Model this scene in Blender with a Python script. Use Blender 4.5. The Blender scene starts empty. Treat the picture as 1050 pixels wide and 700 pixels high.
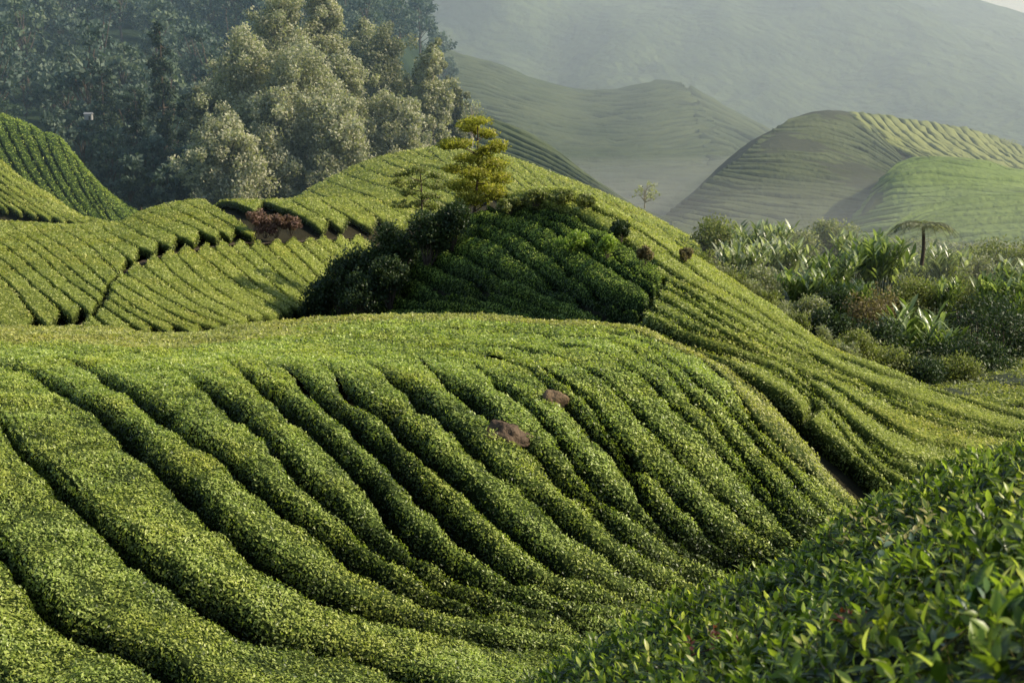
import bpy, math, random
import numpy as np
from mathutils import Vector, Matrix
random.seed(7)
RG = np.random.default_rng(11)
R = math.radians
scene = bpy.context.scene
COL = scene.collection

# ------------------------------------------------------------------ camera
F = 1458.33
CZ = 70.0
PITCH = math.atan(280.0 / F)
CP, SP = math.cos(PITCH), math.sin(PITCH)

def pt(px, py, D):
    """point seen at (px,py) of the 1050x700 photograph, D metres ahead of the camera"""
    px, py, D = np.broadcast_arrays(np.asarray(px, float), np.asarray(py, float), np.asarray(D, float))
    a = (px - 525.0) / F
    b = (350.0 - py) / F
    fy = CP + b * SP
    fz = -SP + b * CP
    s = D / fy
    return np.stack([a * s, D, CZ + fz * s], -1)

# ------------------------------------------------------------------ maths
def pchip_slopes(x, y):
    h = np.diff(x)
    hh = h.reshape((-1,) + (1,) * (y.ndim - 1))
    d = np.diff(y, axis=0) / hh
    m = np.zeros_like(y)
    m[0] = d[0]; m[-1] = d[-1]
    if len(x) > 2:
        a, b = d[:-1], d[1:]
        w1 = 2 * hh[1:] + hh[:-1]; w2 = hh[1:] + 2 * hh[:-1]
        ok = a * b > 0
        with np.errstate(divide='ignore', invalid='ignore'):
            v = (w1 + w2) / (w1 / a + w2 / b)
        m[1:-1] = np.where(ok, v, 0)
    return m

def pchip(x, y, xq):
    x = np.asarray(x, float); y = np.asarray(y, float); xq = np.asarray(xq, float)
    m = pchip_slopes(x, y)
    i = np.clip(np.searchsorted(x, xq, side='right') - 1, 0, len(x) - 2)
    h = x[i + 1] - x[i]
    t = np.clip((xq - x[i]) / h, -0.3, 1.3)
    h00 = 2 * t**3 - 3 * t**2 + 1; h10 = t**3 - 2 * t**2 + t
    h01 = -2 * t**3 + 3 * t**2; h11 = t**3 - t**2
    lin_lo = y[0] + m[0] * (xq - x[0]); lin_hi = y[-1] + m[-1] * (xq - x[-1])
    r = h00 * y[i] + h10 * h * m[i] + h01 * y[i + 1] + h11 * h * m[i + 1]
    return np.where(xq < x[0], lin_lo, np.where(xq > x[-1], lin_hi, r))

def catmull(pts, n):
    """resample a polyline smoothly to n points"""
    p = np.asarray(pts, float)
    d = np.r_[0, np.cumsum(np.hypot(*np.diff(p, axis=0).T))]
    if len(p) == 2:
        t = np.linspace(0, d[-1], n)
        return np.stack([np.interp(t, d, p[:, k]) for k in (0, 1)], -1)
    m = np.zeros_like(p)
    m[1:-1] = (p[2:] - p[:-2]) / (d[2:] - d[:-2])[:, None]
    m[0] = (p[1] - p[0]) / (d[1] - d[0]); m[-1] = (p[-1] - p[-2]) / (d[-1] - d[-2])
    q = np.linspace(0, d[-1], n)
    i = np.clip(np.searchsorted(d, q, side='right') - 1, 0, len(d) - 2)
    h = (d[i + 1] - d[i])[:, None]
    t = ((q - d[i])[:, None]) / h
    return ((2 * t**3 - 3 * t**2 + 1) * p[i] + (t**3 - 2 * t**2 + t) * h * m[i]
            + (-2 * t**3 + 3 * t**2) * p[i + 1] + (t**3 - t**2) * h * m[i + 1])

def _hash(ix, iy, iz):
    n = (ix * 374761393 + iy * 668265263 + iz * 2147483647 * 3) & 0xFFFFFFFF
    n = ((n ^ (n >> 13)) * 1274126177) & 0xFFFFFFFF
    n = (n ^ (n >> 16)) & 0xFFFF
    return n / 32767.5 - 1.0

def vnoise(p, scale=1.0, seed=0):
    q = np.asarray(p) * scale + seed * 17.31
    f = np.floor(q); i = f.astype(np.int64); t = q - f
    t = t * t * (3 - 2 * t)
    r = 0
    for dx in (0, 1):
        for dy in (0, 1):
            for dz in (0, 1):
                w = (t[..., 0] if dx else 1 - t[..., 0]) * (t[..., 1] if dy else 1 - t[..., 1]) * (t[..., 2] if dz else 1 - t[..., 2])
                r = r + w * _hash(i[..., 0] + dx, i[..., 1] + dy, i[..., 2] + dz)
    return r

def fbm(p, scale, oct=3, seed=0):
    r = 0; a = 1
    for k in range(oct):
        r = r + a * vnoise(p, scale * 2**k, seed + k); a *= 0.5
    return r

# ------------------------------------------------------------------ objects
def tag(o, label=None, cat=None, group=None, kind=None):
    if label: o['label'] = label
    if cat: o['category'] = cat
    if group: o['group'] = group
    if kind: o['kind'] = kind
    return o

def empty(name, loc=(0, 0, 0), rz=0.0):
    o = bpy.data.objects.new(name, None); COL.objects.link(o)
    o.location = loc; o.rotation_euler = (0, 0, rz); o.empty_display_size = 0.2
    return o

class MB:
    """collects vertices and faces (numpy) for one mesh"""
    def __init__(s):
        s.v = []; s.q = []; s.t = []; s.n = 0; s.r = []; s.qm = []; s.tm = []
    def add(s, v, q=None, t=None, rnd=0.0, mat=0):
        v = np.asarray(v, float).reshape(-1, 3)
        s.v.append(v)
        s.r.append(np.broadcast_to(np.asarray(rnd, float), (len(v),)))
        if q is not None and len(q):
            s.q.append(np.asarray(q, np.int64) + s.n); s.qm.append(np.full(len(q), mat))
        if t is not None and len(t):
            s.t.append(np.asarray(t, np.int64) + s.n); s.tm.append(np.full(len(t), mat))
        s.n += len(v)
    def mesh(s, name, mats, smooth=True):
        me = bpy.data.meshes.new(name)
        v = np.concatenate(s.v); r = np.concatenate(s.r)
        q = np.concatenate(s.q) if s.q else np.zeros((0, 4), np.int64)
        t = np.concatenate(s.t) if s.t else np.zeros((0, 3), np.int64)
        me.vertices.add(len(v)); me.vertices.foreach_set('co', v.ravel())
        me.loops.add(q.size + t.size)
        me.loops.foreach_set('vertex_index', np.concatenate([q.ravel(), t.ravel()]).astype(np.int32))
        me.polygons.add(len(q) + len(t))
        st = np.concatenate([np.arange(len(q)) * 4, q.size + np.arange(len(t)) * 3]).astype(np.int32)
        me.polygons.foreach_set('loop_start', st)
        mi = np.concatenate(([*s.qm] + [*s.tm])) if (s.qm or s.tm) else np.zeros(0)
        me.polygons.foreach_set('material_index', mi.astype(np.int32))
        me.polygons.foreach_set('use_smooth', np.full(len(q) + len(t), bool(smooth)))
        a = me.attributes.new('rnd', 'FLOAT', 'POINT'); a.data.foreach_set('value', r.astype(np.float32))
        for m in (mats if isinstance(mats, (list, tuple)) else [mats]): me.materials.append(m)
        me.update(calc_edges=True)
        return me
    def build(s, name, mats, parent=None, smooth=True, origin=None):
        if origin is not None:
            o3 = np.asarray(origin, float); s.v = [x - o3 for x in s.v]
        o = bpy.data.objects.new(name, s.mesh(name, mats, smooth)); COL.objects.link(o)
        if origin is not None: o.location = origin
        if parent: o.parent = parent
        return o

def grid_quads(nu, nv):
    i = np.arange(nu - 1)[:, None] * nv + np.arange(nv - 1)[None, :]
    return np.stack([i, i + nv, i + nv + 1, i + 1], -1).reshape(-1, 4)

def nrm(v):
    return v / np.maximum(np.linalg.norm(v, axis=-1, keepdims=True), 1e-9)

# ------------------------------------------------------------------ materials
def newmat(name):
    m = bpy.data.materials.new(name); m.use_nodes = True
    nt = m.node_tree; nt.nodes.clear()
    return m, nt, nt.nodes, nt.links

def ramp(N, stops):
    r = N.new('ShaderNodeValToRGB')
    e = r.color_ramp.elements
    while len(e) > 1: e.remove(e[-1])
    e[0].position = stops[0][0]; e[0].color = (*stops[0][1], 1)
    for p, c in stops[1:]:
        k = e.new(p); k.color = (*c, 1)
    return r

def leaf_mat(name, stops, patch=None, patch_scale=0.6, trans=0.3, rough=0.45, spec=0.4, bump=0.0, bump_scale=8, pf=(0.45, 0.75), tcol=1.5):
    m, nt, N, L = newmat(name)
    out = N.new('ShaderNodeOutputMaterial')
    at = N.new('ShaderNodeAttribute'); at.attribute_name = 'rnd'
    r = ramp(N, stops); L.new(at.outputs['Fac'], r.inputs[0])
    colr = r.outputs[0]
    geo = N.new('ShaderNodeNewGeometry')
    if patch:
        no = N.new('ShaderNodeTexNoise'); no.inputs['Scale'].default_value = patch_scale
        no.inputs['Detail'].default_value = 4; no.inputs['Roughness'].default_value = 0.6
        L.new(geo.outputs['Position'], no.inputs['Vector'])
        mr = N.new('ShaderNodeMapRange'); mr.inputs['From Min'].default_value = pf[0]; mr.inputs['From Max'].default_value = pf[1]
        L.new(no.outputs[0], mr.inputs['Value'])
        mx = N.new('ShaderNodeMix'); mx.data_type = 'RGBA'; mx.blend_type = 'MULTIPLY'
        L.new(mr.outputs[0], mx.inputs['Factor']); L.new(colr, mx.inputs['A']); mx.inputs['B'].default_value = (*patch, 1)
        colr = mx.outputs['Result']
    p = N.new('ShaderNodeBsdfPrincipled'); L.new(colr, p.inputs['Base Color'])
    p.inputs['Roughness'].default_value = rough; p.inputs['Specular IOR Level'].default_value = spec
    if bump:
        nb = N.new('ShaderNodeTexNoise'); nb.inputs['Scale'].default_value = bump_scale; nb.inputs['Detail'].default_value = 5
        L.new(geo.outputs['Position'], nb.inputs['Vector'])
        b = N.new('ShaderNodeBump'); b.inputs['Strength'].default_value = 1.0; b.inputs['Distance'].default_value = bump
        L.new(nb.outputs[0], b.inputs['Height']); L.new(b.outputs[0], p.inputs['Normal'])
    if trans > 0:
        t = N.new('ShaderNodeBsdfTranslucent')
        g = N.new('ShaderNodeMix'); g.data_type = 'RGBA'; g.blend_type = 'MULTIPLY'; g.inputs['Factor'].default_value = 1
        L.new(colr, g.inputs['A']); g.inputs['B'].default_value = (tcol * 1.1, tcol * 1.25, tcol * 0.5, 1)
        L.new(g.outputs['Result'], t.inputs['Color'])
        ms = N.new('ShaderNodeMixShader'); ms.inputs[0].default_value = trans
        L.new(p.outputs[0], ms.inputs[1]); L.new(t.outputs[0], ms.inputs[2]); L.new(ms.outputs[0], out.inputs[0])
    else:
        L.new(p.outputs[0], out.inputs[0])
    return m

def ground_mat(name, c1, c2, scale=0.5, bump=0.05, bscale=6, rough=0.95, streak=None, c3=None):
    m, nt, N, L = newmat(name)
    out = N.new('ShaderNodeOutputMaterial')
    geo = N.new('ShaderNodeNewGeometry')
    no = N.new('ShaderNodeTexNoise'); no.inputs['Scale'].default_value = scale; no.inputs['Detail'].default_value = 8; no.inputs['Roughness'].default_value = 0.65
    L.new(geo.outputs['Position'], no.inputs['Vector'])
    st = [(0.3, c1), (0.62, c2)] + ([(0.75, c3)] if c3 else [])
    r = ramp(N, st); L.new(no.outputs[0], r.inputs[0]); colr = r.outputs[0]
    p = N.new('ShaderNodeBsdfPrincipled'); p.inputs['Roughness'].default_value = rough; p.inputs['Specular IOR Level'].default_value = 0.1
    h = None
    if streak:
        # slanting streaks: waves of darker colour across the slope
        sx = N.new('ShaderNodeVectorMath'); sx.operation = 'DOT_PRODUCT'; sx.inputs[1].default_value = streak[4]; L.new(geo.outputs['Position'], sx.inputs[0])
        dn = N.new('ShaderNodeTexNoise'); dn.inputs['Scale'].default_value = streak[2]; dn.inputs['Detail'].default_value = 3
        L.new(geo.outputs['Position'], dn.inputs['Vector'])
        ma = N.new('ShaderNodeMath'); ma.operation = 'MULTIPLY_ADD'; ma.inputs[1].default_value = streak[3]
        L.new(dn.outputs[0], ma.inputs[0]); L.new(sx.outputs['Value'], ma.inputs[2])
        mb = N.new('ShaderNodeMath'); mb.operation = 'MULTIPLY'; mb.inputs[1].default_value = 6.283 / streak[0]
        L.new(ma.outputs[0], mb.inputs[0])
        sn = N.new('ShaderNodeMath'); sn.operation = 'SINE'; L.new(mb.outputs[0], sn.inputs[0])
        mr = N.new('ShaderNodeMapRange'); mr.inputs['From Min'].default_value = 0.2; mr.inputs['From Max'].default_value = 1.0
        mr.inputs['To Max'].default_value = streak[1]
        L.new(sn.outputs[0], mr.inputs['Value'])
        mx = N.new('ShaderNodeMix'); mx.data_type = 'RGBA'; mx.blend_type = 'MULTIPLY'
        L.new(mr.outputs[0], mx.inputs['Factor']); L.new(colr, mx.inputs['A']); mx.inputs['B'].default_value = (.25, .28, .22, 1)
        colr = mx.outputs['Result']
    L.new(colr, p.inputs['Base Color'])
    nb = N.new('ShaderNodeTexNoise'); nb.inputs['Scale'].default_value = bscale; nb.inputs['Detail'].default_value = 6
    L.new(geo.outputs['Position'], nb.inputs['Vector'])
    b = N.new('ShaderNodeBump'); b.inputs['Strength'].default_value = 1.0; b.inputs['Distance'].default_value = bump
    L.new(nb.outputs[0], b.inputs['Height']); L.new(b.outputs[0], p.inputs['Normal'])
    L.new(p.outputs[0], out.inputs[0])
    return m

def bark_mat(name, c1, c2, scale=6):
    return ground_mat(name, c1, c2, scale=scale, bump=0.03, bscale=12, rough=0.9)

M = {}
M['tea'] = leaf_mat('tea leaves', [(0.0, (.016, .030, .007)), (0.2, (.085, .125, .026)), (0.45, (.335, .40, .085)), (0.8, (.56, .63, .165)), (1.0, (.66, .69, .36))],
                    patch=(1.14, 1.0, .72), patch_scale=0.7, trans=0.32, rough=0.42, spec=0.45)
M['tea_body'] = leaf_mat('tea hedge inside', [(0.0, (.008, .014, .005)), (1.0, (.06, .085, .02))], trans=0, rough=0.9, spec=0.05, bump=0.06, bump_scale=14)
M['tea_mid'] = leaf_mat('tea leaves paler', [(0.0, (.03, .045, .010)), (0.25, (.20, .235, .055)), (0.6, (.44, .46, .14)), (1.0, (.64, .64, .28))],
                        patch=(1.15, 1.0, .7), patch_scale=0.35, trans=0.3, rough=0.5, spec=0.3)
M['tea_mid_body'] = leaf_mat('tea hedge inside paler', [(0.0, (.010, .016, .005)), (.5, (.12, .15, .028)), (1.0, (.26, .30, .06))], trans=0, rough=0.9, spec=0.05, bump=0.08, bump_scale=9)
M['tea_dark'] = leaf_mat('tea leaves in painted shade', [(0.0, (.016, .032, .008)), (0.25, (.11, .17, .03)), (0.6, (.30, .39, .07)), (1.0, (.48, .54, .14))],  # darker copy of the tea, shade of the slope put into its colour
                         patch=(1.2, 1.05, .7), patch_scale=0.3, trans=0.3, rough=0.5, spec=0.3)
M['tea_dark_body'] = leaf_mat('tea hedge inside in painted shade', [(0.0, (.008, .018, .005)), (1.0, (.05, .08, .016))], trans=0, rough=0.9, spec=0.05, bump=0.08, bump_scale=9)
M['tea_far'] = leaf_mat('far tea rows', [(0.0, (.05, .06, .025)), (.4, (.18, .20, .07)), (1.0, (.29, .31, .11))], patch=(.7, .75, .6), patch_scale=0.05, trans=0, rough=0.9, spec=0.05, bump=0.5, bump_scale=1.0)
M['tea_far_green'] = leaf_mat('far green tea rows', [(0.0, (.03, .05, .018)), (.4, (.14, .20, .05)), (1.0, (.22, .29, .08))], patch=(.75, .8, .6), patch_scale=0.05, trans=0, rough=0.9, spec=0.05, bump=0.5, bump_scale=1.0)
M['tea_far_shade'] = leaf_mat('far tea rows in painted shade', [(0.0, (.04, .045, .025)), (.4, (.08, .10, .045)), (1.0, (.12, .14, .065))], patch=(.7, .7, .6), patch_scale=0.06, trans=0, rough=0.9, spec=0.05, bump=0.5, bump_scale=1.0)  # darker copy of the far tea, shade of the hill face painted in
M['soil'] = ground_mat('soil', (.020, .018, .009), (.042, .037, .018), scale=1.2, bump=0.06, bscale=9)
M['soil_path'] = ground_mat('path soil', (.05, .038, .022), (.13, .10, .065), scale=2.0, bump=0.08, bscale=7, c3=(.06, .08, .03))
M['ravine'] = ground_mat('ravine soil', (.07, .072, .058), (.19, .185, .155), scale=1.6, bump=0.12, bscale=3)
M['far_ground'] = ground_mat('far ground', (.04, .055, .02), (.08, .10, .035), scale=0.08, bump=0.4, bscale=0.6)
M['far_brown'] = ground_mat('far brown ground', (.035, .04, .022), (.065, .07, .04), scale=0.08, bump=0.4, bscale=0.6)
M['scrub'] = ground_mat('scrub ground', (.03, .04, .015), (.09, .10, .04), scale=0.4, bump=0.3, bscale=1.5, c3=(.13, .11, .06))
M['mountain'] = ground_mat('mountain', (.018, .038, .022), (.09, .125, .05), scale=0.045, bump=3.5, bscale=0.16, streak=(6.0, .55, 0.012, 70, (.75, 0.1, 1.0)))
M['forest_floor'] = ground_mat('forest floor', (.012, .022, .010), (.03, .05, .02), scale=0.05, bump=0.8, bscale=0.4)

# ------------------------------------------------------------------ hill patches
class Patch:
    """a hillside: a loft through feature curves, each given as (px, py, D) samples.
    'crest' is the index of the curve that forms the skyline of the hill"""
    def __init__(s, curves, crest, h=0.6):
        s.c = [np.asarray([(c[0][0] - 400, c[0][1], c[0][2])] + list(c) + [(c[-1][0] + 400, c[-1][1] + 4, c[-1][2])], float) for c in curves]; s.crest = crest; s.h = h
    def knots(s, px):
        py = np.stack([pchip(c[:, 0], c[:, 1], px) for c in s.c])
        ld = np.stack([pchip(c[:, 0], np.log(c[:, 2]), px) for c in s.c])
        for k in range(1, len(s.c)): ld[k] = np.maximum(ld[k], ld[k - 1] + 0.005)
        for k in range(1, s.crest + 1): py[k] = np.minimum(py[k], py[k - 1] - 0.5)
        for k in range(s.crest + 1, len(s.c)): py[k] = np.maximum(py[k], py[k - 1] + 0.5)
        return py, ld
    def at(s, px, t):
        """px (n,), t (n,) -> points"""
        px = np.asarray(px, float); t = np.clip(np.asarray(t, float), 0, len(s.c) - 1)
        py, ld = s.knots(px)
        x = np.arange(len(s.c), dtype=float)
        mp = pchip_slopes(x, py); md = pchip_slopes(x, ld)
        i = np.clip(np.floor(t).astype(int), 0, len(s.c) - 2); n = np.arange(len(px)); f = t - i
        def ev(y, m):
            return ((2 * f**3 - 3 * f**2 + 1) * y[i, n] + (f**3 - 2 * f**2 + f) * m[i, n]
                    + (-2 * f**3 + 3 * f**2) * y[i + 1, n] + (f**3 - f**2) * m[i + 1, n])
        return ev(py, mp), np.exp(ev(ld, md))
    def project(s, px, py):
        """pixel -> point of the surface; rows above the skyline wrap over the crest"""
        shp = np.shape(px); px = np.ravel(px).astype(float); py = np.ravel(py).astype(float)
        T = np.linspace(0, s.crest, 12 * s.crest + 1)
        n = len(px)
        PX = np.repeat(px[None], len(T), 0).ravel(); TT = np.repeat(T, n)
        yy, _ = s.at(PX, TT); yy = yy.reshape(len(T), n)
        cnt = np.clip((yy > py[None]).sum(0), 1, len(T) - 1)
        k = np.arange(n)
        y0 = yy[cnt - 1, k]; y1 = yy[cnt, k]
        f = (y0 - py) / np.maximum(y0 - y1, 1e-6)
        t = T[cnt - 1] + np.clip(f, 0, 1) * (T[cnt] - T[cnt - 1])
        over = yy[-1] - py
        t = np.where(over > 0, s.crest + np.clip(over / 45.0, 0, 0.9), t)
        a, D = s.at(px, t)
        return pt(px, a, D).reshape(shp + (3,))
    def ground(s, name, mat, x0, x1, nx, nt, drop=None, rough=0.0, rs=0.3):
        drop = s.h if drop is None else drop
        if 1100 <= x1 < 1300: nx = int(nx * (1400 - x0) / (x1 - x0)); x1 = 1400
        PX, TT = np.meshgrid(np.linspace(x0, x1, nx), np.linspace(0, len(s.c) - 1, nt), indexing='ij')
        a, D = s.at(PX.ravel(), TT.ravel())
        P = pt(PX.ravel(), a, D); P[:, 2] -= drop
        if rough: P[:, 2] += rough * fbm(P, rs, 4, 3)
        b = MB(); b.add(P, q=grid_quads(nx, nt))
        o = b.build(name, mat); tag(o, kind='structure'); return o

def trim_pair(A, B, trim=(True, True)):
    """cut the longer of two neighbouring lines so that the band between them has square ends"""
    A = catmull(A, 160); B = catmull(B, 160)
    for side in range(2):
        if not trim[side]:
            A, B = A[::-1], B[::-1]; continue
        iB = np.argmin(((B - A[0])**2).sum(1)); iA = np.argmin(((A - B[0])**2).sum(1))
        if iB > iA: B = B[iB:]
        elif iA > 0: A = A[iA:]
        A, B = A[::-1], B[::-1]
    return A, B

TEA_N = [0]
def leaves_on(mb, P, n, size, mat, up=0.5, E=None, cam_cull=True, lay=0.0, aspect=0.45, rlo=0.1):
    """scatter small leaves over a grid surface P[nu,nv,3]"""
    nu, nv, _ = P.shape
    a = P[:-1, :-1]; b = P[1:, :-1]; c = P[1:, 1:]; d = P[:-1, 1:]
    nr = np.cross(c - a, d - b); ar = np.linalg.norm(nr, axis=-1) * 0.5
    N_ = nrm(nr); N_ = np.where(N_[..., 2:3] < 0, -N_, N_)
    w = ar.ravel(); tot = w.sum()
    n = int(min(n if n > 0 else 0, 60000))
    if n < 1 or tot <= 0: return
    idx = RG.choice(len(w), n, p=w / tot)
    i, j = np.divmod(idx, nv - 1)
    u = RG.random((n, 1)); v = RG.random((n, 1))
    X = a[i, j] * (1 - u) * (1 - v) + b[i, j] * u * (1 - v) + c[i, j] * u * v + d[i, j] * (1 - u) * v
    nn = N_[i, j]
    sz = size(X) if callable(size) else size
    sz = np.broadcast_to(sz, (n,))[:, None] * RG.uniform(0.65, 1.25, (n, 1))
    g0 = RG.normal(size=(n, 3)); g0 = g0 - nn * (g0 * nn).sum(-1, keepdims=True) * 0.55
    dr = nrm(g0 + nn * 0.12 + np.array([0, 0, .15]))
    sd = nrm(np.cross(dr, nn + np.array([0, 0, .4]) + RG.normal(size=(n, 3)) * 0.45))
    X = X + nn * (RG.uniform(-0.6, 0.7, (n, 1)) * sz + (vnoise(X, 6.0, 31) * .5 + vnoise(X, 2.6, 33) * .4 + .45)[:, None] * (0.055 if X[:, 1].mean() < 36 else 0.018))
    L_ = dr * sz * 0.5; W_ = sd * sz * aspect * 0.5
    V = np.stack([X - L_, X + W_, X + L_, X - W_], 1).reshape(-1, 3)
    q = np.arange(n * 4).reshape(-1, 4)
    rnd = np.clip(RG.beta(3.2, 3.0, n) * 1.0 + 0.12 * vnoise(X, 0.9, 5) + 0.13 * vnoise(X, 6.0, 31) + 0.09 * vnoise(X, 2.6, 33), rlo, 1.0)
    if E is not None: rnd = rnd * np.clip(0.05 + 1.05 * E[i, j], 0, 1)  # darker towards hedge edges: furrow shade painted in, with older inner leaves
    mb.add(V, q=q, rnd=np.repeat(rnd, 4), mat=mat)

def hedge(patch, A, B, gap, h, mats, leaf=None, nv=13, rough=0.05, seg=0.22, r=0.3, wob=0.0, cat='tea hedge', group=None, name='tea_hedge', mb=None, gapfade=None, fade=None, trim=(True, True)):
    A, B = trim_pair(A, B, trim)
    if len(A) < 4 or len(B) < 4: return None
    m0 = patch.project(np.array([A[0, 0], A[len(A)//2, 0], A[-1, 0]]), np.array([A[0, 1], A[len(A)//2, 1], A[-1, 1]]))
    ln = np.linalg.norm(np.diff(m0, axis=0), axis=1).sum()
    nu = int(np.clip(ln / seg, 6, 260))
    def dense(L0):
        q = catmull(np.vstack([L0[::max(1, len(L0)//30)], L0[-1:]]) if (len(L0) - 1) % max(1, len(L0)//30) else L0[::max(1, len(L0)//30)], 400)
        return q
    ue = min(0.2, 0.07 / max(ln, .1))
    us = np.r_[0, ue, 2.2 * ue, np.linspace(4 * ue, 1 - 4 * ue, max(nu - 6, 3)), 1 - 2.2 * ue, 1 - ue, 1] if 4 * ue < .45 else np.linspace(0, 1, nu)
    nu = len(us)
    Ad, Bd = dense(A), dense(B); ix = us * 399
    A = np.stack([np.interp(ix, np.arange(400), Ad[:, k]) for k in (0, 1)], -1); B = np.stack([np.interp(ix, np.arange(400), Bd[:, k]) for k in (0, 1)], -1)
    PA = patch.project(A[:, 0], A[:, 1]); PB = patch.project(B[:, 0], B[:, 1])
    w = np.linalg.norm(PA - PB, axis=1)
    if wob:
        wa = vnoise(PA, 0.5, 3) * wob + vnoise(PA, 1.7, 8) * wob * 0.5
    # cross-section stations, denser at the edges
    s = np.linspace(0, 1, nv); s = 0.5 - 0.5 * np.cos(np.pi * s) * (0.65 + 0.35 * np.abs(np.cos(np.pi * s)))
    if gapfade is not None:
        uu = us; gv = gap * (gapfade + (1 - gapfade) * np.clip(np.sin(np.pi * uu) * 2.5, 0, 1))
    else: gv = np.full(nu, gap)
    gv = gv * (1.05 + 0.55 * vnoise(PA, 0.8, 12) + 0.5 * vnoise(PA, 3.1, 14)) if wob else gv
    uu = us; mf = np.ones(nu)
    if callable(fade): mf = fade(A[:, 0])
    elif fade:
        s0 = np.clip(uu / .16, 0, 1); s1 = np.clip((1 - uu) / .08, 0, 1)
        mf = (fade[0] + (1 - fade[0]) * s0 * s0 * (3 - 2 * s0)) * (fade[1] + (1 - fade[1]) * s1 * s1 * (3 - 2 * s1))
    gv = gv * mf
    gf = np.clip(gv / np.maximum(w, 1e-3), 0, 0.42)
    S = gf[:, None] + s[None] * (1 - 2 * gf[:, None])
    XY = A[:, None, :] * (1 - S[..., None]) + B[:, None, :] * S[..., None]
    P = patch.project(XY[..., 0], XY[..., 1])
    ed = np.minimum(S - gf[:, None], 1 - gf[:, None] - S) * w[:, None]
    al = np.r_[0, np.cumsum(np.linalg.norm(np.diff(P[:, nv // 2], axis=0), axis=1))]
    en = np.minimum(al, al[-1] - al)[:, None]
    rr = np.minimum(r, w[:, None] * 0.45)
    e = np.clip(np.minimum(ed / rr, (en / .16) if not fade else 9), 0, 1)
    e = 1 - (1 - e) * mf[:, None]
    lump = fbm(P, 2.2, 3, 2) * rough + vnoise(P, 0.45, 4) * rough * 1.2
    P[..., 2] += -h * (1 - np.sqrt(np.clip(1 - (1 - e)**2, 0, 1))) + lump * np.clip(e * 3, 0.2, 1)
    P[..., 0] += fbm(P, 2.0, 2, 9) * rough * 0.8; P[..., 1] += fbm(P, 2.0, 2, 19) * rough * 0.8
    b = mb or MB()
    b.add(P, q=grid_quads(nu, nv), rnd=(np.clip(0.75 + 0.4 * fbm(P, 3, 2, 6), 0, 1) * np.clip(e * 1.3 - .1, 0, 1)).ravel(), mat=0)  # body colour also darkened at the edges, painting the shade of the gaps
    if leaf:
        size, cover = leaf
        dmean = P[..., 1].mean()
        kf = 0.0025 if dmean < 36 else 0.0019
        sz = (lambda X: np.maximum(size, X[:, 1] * kf))
        d1 = P[1:, 1:] - P[:-1, :-1]; d2 = P[:-1, 1:] - P[1:, :-1]
        ar = np.linalg.norm(np.cross(d1, d2), axis=-1) * 0.5
        szc = np.maximum(size, P[:-1, :-1, 1] * kf)
        n = (ar / (szc**2 * 0.45 * 0.5)).sum() * cover
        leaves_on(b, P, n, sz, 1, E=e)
    if mb: return None
    TEA_N[0] += 1
    org = P[nu // 2, nv // 2].copy(); org[2] -= h
    o = b.build(name, mats, origin=org)
    tag(o, 'tea hedge', cat, group)
    return o

ORD = ['first', 'second', 'third', 'fourth', 'fifth', 'sixth', 'seventh', 'eighth', 'ninth', 'tenth', 'eleventh', 'twelfth', 'thirteenth', 'fourteenth',
       'fifteenth', 'sixteenth', 'seventeenth', 'eighteenth', 'nineteenth', 'twentieth']
TENS = {20: 'twenty', 30: 'thirty', 40: 'forty', 50: 'fifty'}
def ordinal(k):
    if k <= 20: return ORD[k - 1]
    if k % 10 == 0: return {30: 'thirtieth', 40: 'fortieth', 50: 'fiftieth'}[k]
    return TENS[k // 10 * 10] + '-' + ORD[k % 10 - 1]

# ---- foreground hill
FH = Patch([
    [(-80, 860, 8.2), (200, 860, 9), (400, 800, 11), (600, 720, 14), (700, 690, 16), (800, 660, 18), (900, 640, 20)],
    [(-80, 700, 12.2), (0, 700, 12.4), (200, 700, 13.0), (400, 660, 15), (600, 640, 17), (700, 612, 19), (800, 565, 21), (900, 560, 22)],
    [(-80, 560, 14.6), (0, 560, 14.8), (200, 560, 15.6), (400, 560, 17.3), (600, 545, 19.3), (700, 520, 21), (800, 500, 22.5), (900, 545, 22.6)],
    [(-80, 450, 17.6), (0, 450, 17.8), (200, 450, 18.6), (400, 450, 20.2), (600, 430, 22.2), (700, 425, 23.3), (760, 440, 23.9), (800, 465, 23.8), (900, 535, 23.2)],
    [(-80, 385, 21.5), (0, 385, 21.8), (200, 385, 22.5), (400, 385, 23.6), (600, 370, 25.5), (700, 380, 25.6), (760, 408, 25.3), (800, 440, 24.9), (900, 530, 23.6)],
    [(-80, 356, 26), (0, 356, 26.2), (200, 360, 26.5), (400, 354, 27.8), (600, 345, 29), (700, 362, 28), (760, 394, 27), (800, 430, 26), (900, 527, 24.2)],
    [(-80, 339, 34), (0, 339, 34), (114, 339, 34), (149, 345, 33), (200, 344, 33), (243, 336, 34), (300, 330, 34), (364, 326, 34), (444, 325, 34), (493, 326, 34), (550, 331, 33), (600, 333, 33), (640, 335, 32), (680, 348, 30), (720, 365, 29), (750, 383, 28), (776, 401, 27.2), (799, 426, 26.6), (830, 462, 25.8), (853, 495, 25.2), (900, 525, 24.6)],
    [(-80, 360, 40), (300, 352, 40), (444, 345, 39), (550, 348, 37), (640, 352, 34), (720, 395, 30.5), (776, 450, 28.6), (830, 520, 27), (900, 590, 26)],
    [(-80, 440, 44), (300, 430, 44), (444, 430, 43), (550, 430, 41), (640, 430, 38), (720, 470, 33), (776, 540, 30.5), (830, 620, 29), (900, 680, 28)],
], crest=6, h=0.55)
FH.ground('hillside', M['soil'], -80, 905, 200, 120)

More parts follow.
